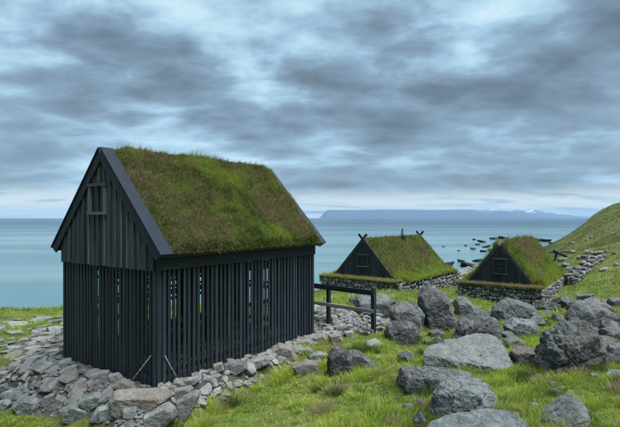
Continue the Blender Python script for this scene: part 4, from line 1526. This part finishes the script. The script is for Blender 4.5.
def lay_wall(sink, a, b, zlo, zhi, outn, size=0.24, jitter=0.05):
    """courses of stones along the face from a to b (parent's local xy), bottoms given by function zlo(t)"""
    a, b = np.array(a, float), np.array(b, float)
    ln = np.linalg.norm(b - a)
    ang = math.atan2(*(b - a)[::-1])
    z = min(zlo(t) for t in np.linspace(0, 1, 7)) - 0.05
    cnt = 0
    while z < zhi:
        ch = size * random.uniform(0.55, 1.0)
        s = random.uniform(0, size)
        while s < ln:
            w = size * random.uniform(0.55, 1.6)
            t_ = min(1, (s + w / 2) / ln)
            if z + ch > zlo(t_) - 0.05:
                p_ = a + (b - a) * t_ + np.array(outn) * random.uniform(-jitter, jitter)
                W = (Matrix.Translation((p_[0], p_[1], z + ch / 2 + random.uniform(-0.045, 0.045)))
                     @ Matrix.Rotation(ang + random.choice((0, math.pi)) + random.uniform(-0.2, 0.2), 4, 'Z')
                     @ Matrix.Rotation(random.uniform(-0.3, 0.3), 4, 'Y') @ Matrix.Rotation(random.uniform(-0.3, 0.3), 4, 'X')
                     @ Matrix.Diagonal((w * 0.60, size * 0.6, ch * 0.80 * random.uniform(0.85, 1.15), 1)))
                sink.append((random.choice(stone_lib), W))
                cnt += 1
            s += w * 0.94
        z += ch * 0.9
    return cnt


def small_hut(label, corner, W, uvec, base, gh, length, parts):
    u = np.array(uvec, float)
    u /= np.linalg.norm(u)
    v = np.array((u[1], -u[0]))
    rot = math.atan2(v[1], v[0])
    hut = empty('turf_hut', (corner[0], corner[1], base), rot)
    tag(hut, label, 'hut', 'turf roofed huts')

    def w2(lx, ly):
        return np.array(corner) + v * lx + u * ly

    # gable boards
    nb = 15
    bw = W / nb
    tan = gh / (W / 2)
    for i in range(nb):
        y0, y1 = i * bw + 0.006, (i + 1) * bw - 0.006

        def top(y):
            return max(0.02, gh - tan * abs(y - W / 2))
        pts = [(y0, -0.05), (y1, -0.05), (y1, top(y1))]
        if y0 < W / 2 < y1:
            pts.append((W / 2, gh))
        pts.append((y0, top(y0)))
        dx = 0.0 if i % 2 else -0.028
        prism('gable_board', pts, 0, dx - 0.028, dx, MAT['tar_wood'], hut)
    # barge boards
    c_, s_ = math.cos(math.atan(tan)), math.sin(math.atan(tan))
    ln = (W / 2) / c_ + 0.12
    ext = 0.52 if parts.get('horns') else 0.0
    for x0, e in ((-0.16, ext), (length + 0.08, ext)):
        for kk, side in enumerate((-1, 1)):
            def q(d, o):
                return (W / 2 + side * (d * c_ + o * s_), gh - d * s_ + o * c_)
            xo = x0 + (0.045 if kk else 0)
            prism('barge_board', [q(-e, 0.03), q(ln, 0.03), q(ln, 0.17), q(-e, 0.17)], 0, xo, xo + 0.04, MAT['tar_wood'], hut)
    box('base_plank', (-0.19, -0.062), (-0.05, W + 0.05), (-0.11, -0.03), MAT['grey_wood'], hut, 0.004)
    # window
    wy, wz, ww, wh = parts['window']
    win = box('window', (-0.075, -0.064), (wy - ww / 2, wy + ww / 2), (wz, wz + wh), MAT['glass'], hut)
    for y in (wy - ww / 2 - 0.05, wy + ww / 2):
        box('frame', (-0.11, -0.06), (y, y + 0.05), (wz - 0.02, wz + wh + 0.02), MAT['board'], win)
    for z in (wz - 0.07, wz + wh + 0.02):
        box('frame', (-0.125, -0.06), (wy - ww / 2 - 0.11, wy + ww / 2 + 0.11), (z, z + 0.05), MAT['batten'], win)
    box('mullion', (-0.10, -0.062), (wy - 0.016, wy + 0.016), (wz, wz + wh), MAT['board'], win)
    for q_ in (1 / 3, 2 / 3):
        box('glazing_bar', (-0.098, -0.062), (wy - ww / 2, wy + ww / 2), (wz + wh * q_ - 0.014, wz + wh * q_ + 0.014), MAT['board'], win)
    # back gable closing wall
    prism('back_gable', [(0, -0.05), (W, -0.05), (W / 2, gh)], 0, length, length + 0.05, MAT['tar_wood'], hut)
    # turf roof: both slopes run out over the stone walls
    sk = parts['skirt']
    for side in (-1, 1):
        d = W / 2 + sk
        drop = gh + parts['droop']
        p00 = (0.02, W / 2, gh + 0.0)
        # the slope bends outward at the wall head: a sheet with a curved profile
        nu, nv = 56, 34
        uu, vv = np.meshgrid(np.linspace(0, 1, nu), np.linspace(0, 1, nv))
        uu, vv = uu.ravel(), vv.ravel()
        x = 0.02 + uu * (length + parts['tail'])
        yy = vv * d
        zz = gh - tan * yy
        kn = W / 2 * 0.98
        zz = np.where(yy > kn, gh - tan * kn - (yy - kn) * parts['flare'], zz)
        P = np.stack([x, W / 2 + side * yy, zz], 1)
        tail = sstep(length - 0.4, length + parts['tail'], x)
        P[:, 2] -= tail * parts['taildrop'] * (0.3 + 0.7 * (P[:, 2] + 0.6) / (gh + 0.6))
        edge = np.minimum.reduce([sstep(0, 0.03, uu), sstep(0, 0.04, 1 - uu), sstep(0, 0.06, 1 - vv)])
        th = 0.10 + 0.12 * edge + parts['bulge'] * edge * (0.5 + fbm(P * 1.1 + 3 * side + base, 4, 61)) + 0.05 * fbm(P * 4, 2, 66)
        T_ = P + np.stack([np.zeros_like(th), side * s_ * th * 0.7, c_ * th + 0.02], 1)
        f = []
        for j in range(nv - 1):
            for i in range(nu - 1):
                a = j * nu + i
                f.append((a, a + 1, a + 1 + nu, a + nu) if side > 0 else (a, a + nu, a + 1 + nu, a + 1))
        n = len(P)
        rim = list(range(nu)) + [j * nu + nu - 1 for j in range(1, nv)] + [(nv - 1) * nu + i for i in range(nu - 2, -1, -1)] + [j * nu for j in range(nv - 2, 0, -1)]
        low = P[rim].copy()
        low[:, 2] -= 0.06
        vs = np.vstack([T_, low])
        for k_ in range(len(rim)):
            a, b = rim[k_], rim[(k_ + 1) % len(rim)]
            f.append((b, a, n + k_, n + (k_ + 1) % len(rim)))
        me = bpy.data.meshes.new('turf')
        me.from_pydata(vs.tolist(), [], f)
        tf = link('turf', me, MAT['sod'], hut, True)
        # blades: pick random cells of the sheet
        nb_ = 26000 if side < 0 else 9000
        iu = RNG.uniform(0, nu - 1.001, nb_)
        iv = RNG.uniform(0, nv - 1.001, nb_)
        iv[:2500] = nv - 1.001 - np.abs(RNG.normal(0, 0.7, 2500)).clip(0, 5)
        a0 = iu.astype(int) + iv.astype(int) * nu
        fu, fv = (iu % 1)[:, None], (iv % 1)[:, None]
        Bp = (T_[a0] * (1 - fu) + T_[a0 + 1] * fu) * (1 - fv) + (T_[a0 + nu] * (1 - fu) + T_[a0 + nu + 1] * fu) * fv
        big = fbm(Bp * 0.6 + base * 9, 3, 71)
        med = fbm(Bp * 1.8 + base * 9, 3, 72)
        vq = iv / nv
        c = lerp(np.tile(G_MID * 0.8, (nb_, 1)), np.tile(G_BRIGHT * 0.9, (nb_, 1)), np.clip(parts['green'] + 0.9 * med + 0.9 * (vq - 0.5), 0, 1))
        c = lerp(c, np.tile(G_DARK, (nb_, 1)), np.clip(0.1 - 0.9 * med, 0, 0.8))
        dp = np.clip(parts['dry'] + 1.2 * big - 0.75 * (vq - 0.45) + 0.4 * med, 0.04, 0.85)
        dm = RNG.uniform(0, 1, nb_) < dp
        c[dm] = lerp(np.tile(G_BROWN, (int(dm.sum()), 1)), np.tile(G_STRAW * 0.8, (int(dm.sum()), 1)), RNG.uniform(0, 1, int(dm.sum())))
        c *= RNG.uniform(0.7, 1.25, nb_)[:, None]
        hg = parts['blade'] * RNG.uniform(0.4, 1.3, nb_) * (0.8 + 0.6 * np.clip(med + 0.3, 0, 1))
        dn = np.array((0, side * 0.6, -0.5))
        blades('grass', Bp, hg, 0.03 * RNG.uniform(0.7, 1.3, nb_), c, RNG.normal(0, 0.4, (nb_, 3)) + dn * 0.45, tf)
    # stone walls carrying the roof
    core = parts['wall']
    x0, x1, y0, y1 = -core, length + 0.7, -core, W + core
    zb = min(height1(*w2(a, b)) for a in (x0, x1) for b in (y0, y1)) - base - 0.3
    wallp = box('stone_wall', (x0 + 0.12, x1 - 0.12), (y0 + 0.12, y1 - 0.12), (zb, -0.13), MAT['wallstone'], hut)

    def zl(ax, ay, bx, by):
        def fn(t_):
            w = w2(ax + (bx - ax) * t_, ay + (by - ay) * t_)
            return height1(w[0], w[1]) - base
        return fn
    heap = []
    lay_wall(heap, (x0, y0), (x0, y1), zl(x0, y0, x0, y1), -0.22, (-1, 0), parts['stone'])
    lay_wall(heap, (x0, y0), (x1, y0), zl(x0, y0, x1, y0), -0.30, (0, -1), parts['stone'])
    set_stones(wallp, heap)
    # grassy ledge on the wall head in front of the gable
    nu, nv = 40, 7
    lv, lf = [], []
    for j in range(nv):
        for i in range(nu):
            y = y0 - 0.12 + (W + 2 * core + 0.24) * i / (nu - 1)
            x = x0 - 0.14 + (core + 0.02) * j / (nv - 1)
            z = -0.13 + 0.07 * math.sin(math.pi * min(1, j / (nv - 1) + 0.15)) - (0.10 if j == 0 else 0) + random.uniform(-0.025, 0.025)
            lv.append((x, y, z))
    for j in range(nv - 1):
        for i in range(nu - 1):
            a = j * nu + i
            lf.append((a, a + nu, a + nu + 1, a + 1))
    lv2 = lv + [(a, b, -0.24) for a, b, c in lv]
    nn_ = len(lv)
    for i in range(nu - 1):
        lf.append((i + 1, nn_ + i + 1, nn_ + i, i))
    me = bpy.data.meshes.new('turf_ledge')
    me.from_pydata(lv2, [], lf)
    led = link('turf_ledge', me, MAT['sod'], hut, True)
    nb_ = 5500
    j0 = RNG.uniform(0, 1, nb_) ** 1.5
    Bp = np.stack([x0 - 0.15 + (core - 0.02) * j0, y0 - 0.1 + (W + 2 * core + 0.2) * RNG.uniform(0, 1, nb_), -0.12 + 0.05 * np.sin(np.pi * j0)], 1)
    st = (RNG.uniform(0, 1, nb_) < parts['ledge_dry'])
    c = np.where(st[:, None], lerp(np.tile(G_STRAW * (1.0, 0.95, 0.8), (nb_, 1)), np.tile(G_BROWN * 1.3, (nb_, 1)), RNG.uniform(0, 1, nb_)), np.tile(G_BRIGHT * 0.9, (nb_, 1)))
    c = c * RNG.uniform(0.75, 1.2, nb_)[:, None]
    blades('grass', Bp, 0.11 * RNG.uniform(0.4, 1.3, nb_), 0.028 * RNG.uniform(0.7, 1.3, nb_), c, RNG.normal(0, 0.5, (nb_, 3)) + np.array((-0.5, 0, -0.2)), led)
    return hut, w2, wallp


hutA, wA, wallA = small_hut('low turf roofed hut with crossed ridge horns and stovepipe, middle of the three', (4.72, 27.6), 3.72, (-2.93, 2.3), -0.5, 2.08, 7.7,
    dict(horns=True, window=(1.86, 0.62, 0.62, 0.62), skirt=0.85, droop=0.5, flare=0.42, tail=0.25, taildrop=0.2, bulge=0.08, green=0.62, dry=0.26, blade=0.13, wall=0.75, stone=0.27, ledge_dry=0.55))
# stovepipe on the middle hut
vp = tube('stovepipe', [(4.6, 1.62, 1.75), (4.6, 1.62, 2.62)], 0.10, MAT['iron'], hutA, 10)
tube('rain_cap', [(4.6, 1.62, 2.62), (4.6, 1.62, 2.80)], [0.055, 0.05], MAT['iron'], vp, 10)
box('collar', (4.42, 4.78), (1.44, 1.80), (1.95, 2.28), MAT['iron'], vp, 0.01)
# doorway posts in the long wall
for x in (1.0, 1.75):
    box('door_post', (x - 0.07, x + 0.07), (-0.92, -0.80), (-1.5, -0.30), MAT['tar_wood'], hutA)
box('door', (1.07, 1.68), (-0.86, -0.80), (-1.5, -0.34), MAT['tar_wood'], hutA)

hutB, wB, wallB = small_hut('turf roofed hut with black gable above pale dry stone wall, rightmost of the three', (12.55, 27.0), 3.3, (-2.72, 1.95), -0.8, 2.16, 8.2,
    dict(window=(1.62, 0.55, 0.62, 0.80), skirt=0.55, droop=0.4, flare=0.75, tail=1.0, taildrop=0.9, bulge=0.24, green=0.50, dry=0.34, blade=0.26, wall=0.62, stone=0.235, ledge_dry=0.9))


# ------------------------------------------------------------------ other walls and timbers on the right
def free_wall(name, pts, hgt, label, size=0.3):
    a, b = np.array(pts[0]), np.array(pts[1])
    d = b - a
    ln = float(np.linalg.norm(d))
    e = empty(name, (a[0], a[1], 0.0), math.atan2(d[1], d[0]))
    tag(e, label, 'stone wall')
    heap, nseg = [], 7
    for k_ in range(nseg):
        t0, t1 = k_ / nseg, (k_ + 1) / nseg
        hm = height1(*(a + d * (t0 + t1) / 2))
        hh_ = hm + hgt * random.uniform(0.75, 1.1)
        box('core', (ln * t0 + (0.3 if k_ == 0 else 0.002), ln * t1 - (0.3 if k_ == nseg - 1 else 0.0)), (0.05, 0.35), (hm - 0.6, hh_ - 0.28), MAT['wallstone'], e)
        for yy_ in (-0.05, 0.42):
            lay_wall(heap, (ln * t0, yy_), (ln * t1, yy_), lambda t_: height1(*(a + d * (t0 + (t1 - t0) * t_))), hh_, (0, -1), size)
        lay_wall(heap, (ln * t0, 0.2), (ln * t1, 0.2), lambda t_: hh_ - 0.3, hh_ - 0.05, (0, -1), size)
    lay_wall(heap, (0.05, 0.45), (0.05, -0.05), lambda t_: height1(*a), height1(*a) + hgt * 0.9, (-1, 0), size)
    set_stones(e, heap)
    return e


free_wall('stone_wall', (at(572, 290, 32)[:2], at(602, 282, 36.5)[:2]), 0.5, 'thick dry stone wall standing behind the rightmost hut', 0.30)

fw = hit(600, 262)
pole_p = at(558, 268, 40)
tim = empty('crossed_poles', (pole_p[0], pole_p[1], height1(pole_p[0], pole_p[1])), 0.2)
tag(tim, 'dark crossed timber poles standing behind the rightmost hut', 'timber poles')
pz = CZ - (250 - HY) / F * 40 - height1(pole_p[0], pole_p[1])
tube('pole', [(-0.35, 0, -0.1), (-0.15, 0, pz * 0.6), (-0.25, 0, pz)], 0.10, MAT['tar_wood'], tim)
tube('pole', [(-0.5, -0.1, pz + 0.0), (0.2, -0.1, pz * 0.62), (0.75, -0.1, pz * 0.35)], 0.11, MAT['tar_wood'], tim)
tube('pole', [(-0.9, 0.1, pz * 0.78), (1.2, 0.1, pz * 0.80)], 0.06, MAT['tar_wood'], tim)

# tumbled stones on the hillside behind the right hut
hill = []
for k in range(34):
    px, py = random.uniform(562, 618), (random.uniform(252, 272) if k < 22 else random.uniform(226, 252))
    g = hit(px, py)
    r = random.uniform(0.14, 0.36) * (g[1] / 40) * (0.45 if k >= 22 else 1.0)
    o = link('field_stone', random.choice(stone_lib), None, None)
    o.location = g + (0, 0, r * 0.15)
    o.rotation_euler = (random.uniform(-0.3, 0.3), random.uniform(-0.3, 0.3), random.uniform(0, 6))
    o.scale = (r * 1.3, r, r)
    tag(o, 'pale field stone lying on the hillside behind the rightmost hut', 'stone', 'field stones on the far slope')
# ------------------------------------------------------------------ shore rocks
wet_lib = [rand_stone('shore_rock', 4, 500 + k, 0.5, 7, 7, 0.16) for k in range(7)]
for me_ in wet_lib:
    me_.materials.append(MAT['wet_rock'])


def sea_rock(px, py, wpx, hpx, label):
    d = (CZ - SEA) * F / (py - HY)
    o = link('shore_rock', random.choice(wet_lib), None, None)
    r = wpx / F * d / 2 * 1.1
    hz = hpx / F * d
    o.location = ((px - CX) / F * d, d + r * 0.5, SEA + hz * 0.25)
    o.scale = (r * random.uniform(0.9, 1.3), r * random.uniform(0.8, 1.3), hz * 0.9)
    o.rotation_euler = (random.uniform(-0.25, 0.25), random.uniform(-0.25, 0.25), random.uniform(0, 6.28))
    tag(o, label, 'rock', 'rocks along the shore')


SRL = 'small dark rock breaking the pale water off the shore beyond the huts'
sea_rock(412, 249.5, 7, 4, 'lone dark rock in open water right of the middle hut\'s roof')
sea_rock(446, 268, 19, 7, 'broad dark shore rock just beyond the middle hut\'s far corner')
sea_rock(469, 267, 16, 6, 'dark shore rock between the middle and rightmost huts')
for px, py, w, h in ((474, 240, 4, 2), (483, 242.5, 9, 3), (494, 239.5, 8, 3), (503, 239, 7, 3.5), (511, 241, 6, 2.5), (517, 238, 5, 2), (522, 241, 8, 3), (533, 240, 10, 4), (541, 241.5, 9, 4), (548, 242, 8, 4), (474, 249.5, 7, 3), (488, 247.5, 8, 3), (484, 252, 6, 2), (478, 245, 5, 2), (497, 245, 6, 2), (466, 246, 3, 1.5), (405, 244, 2.5, 1.2), (492, 251, 10, 3), (459, 251, 3, 1.5), (444, 247, 3, 1.3), (552, 244, 6, 3), (499, 249, 8, 3), (480, 262, 12, 4), (462, 262, 8, 3)):
    sea_rock(px, py, w, h, SRL)

# shingle on the foreshore
SV, SF, k2 = [], [], 0
for _ in range(1400):
    y = random.uniform(27, 75)
    x = random.uniform(-12, 34)
    h = height1(x, y)
    if not (-3.7 < h < -1.9):
        continue
    r = random.uniform(0.12, 0.45)
    q = rv * (1 + 0.3 * np.random.default_rng(k2).uniform(-1, 1, (len(rv), 1))) * (r * 1.2, r, r * 0.6)
    SV.append(q + (x, y, h + r * 0.1))
    SF.extend([tuple(i + k2 * len(rv) for i in f) for f in rf])
    k2 += 1
me = bpy.data.meshes.new('shingle')
me.from_pydata(np.concatenate(SV).tolist(), [], SF)
sh = link('shingle', me, MAT['wallstone'])
tag(sh, 'grey shingle covering the foreshore behind the huts', 'shingle', kind='stuff')

# dandelions in the grass
FV, FF = [], []
k3 = 0
for _ in range(110):
    if random.random() < 0.6:
        g = hit(random.uniform(215, 300), random.uniform(374, 395))
    else:
        g = hit(random.uniform(230, 400), random.uniform(370, 425))
    if bare_mask(g[:1], g[1:2])[0] > 0.1:
        continue
    q = rv * (0.0095, 0.0095, 0.006) + g + (0, 0, random.uniform(0.09, 0.14))
    FV.append(q)
    FF.extend([tuple(i + k3 * len(rv) for i in f) for f in rf])
    k3 += 1
me = bpy.data.meshes.new('dandelions')
me.from_pydata(np.concatenate(FV).tolist(), [], FF)
tag(link('dandelions', me, MAT['yellow']), 'tiny yellow dandelion heads dotted in the grass before the shed', 'flowers', kind='stuff')

mg = meadow()
tag(mg, 'short green grass with straw patches growing between the boulders', 'grass', kind='stuff')

# ------------------------------------------------------------------ sea air
m = bpy.data.materials.new('sea_air')
m.use_nodes = True
t = m.node_tree
t.nodes.clear()
pvn = N(t, 'ShaderNodeVolumePrincipled')
pvn.inputs['Color'].default_value = (0.36, 0.66, 1.0, 1)
pvn.inputs['Density'].default_value = 6.5e-5
pvn.inputs['Anisotropy'].default_value = 0.0
mo = N(t, 'ShaderNodeOutputMaterial')
t.links.new(pvn.outputs[0], mo.inputs['Volume'])
hz = box('haze', (-S - 500, S + 500), (-300, S + 500), (-14, 270), m)
tag(hz, kind='stuff')
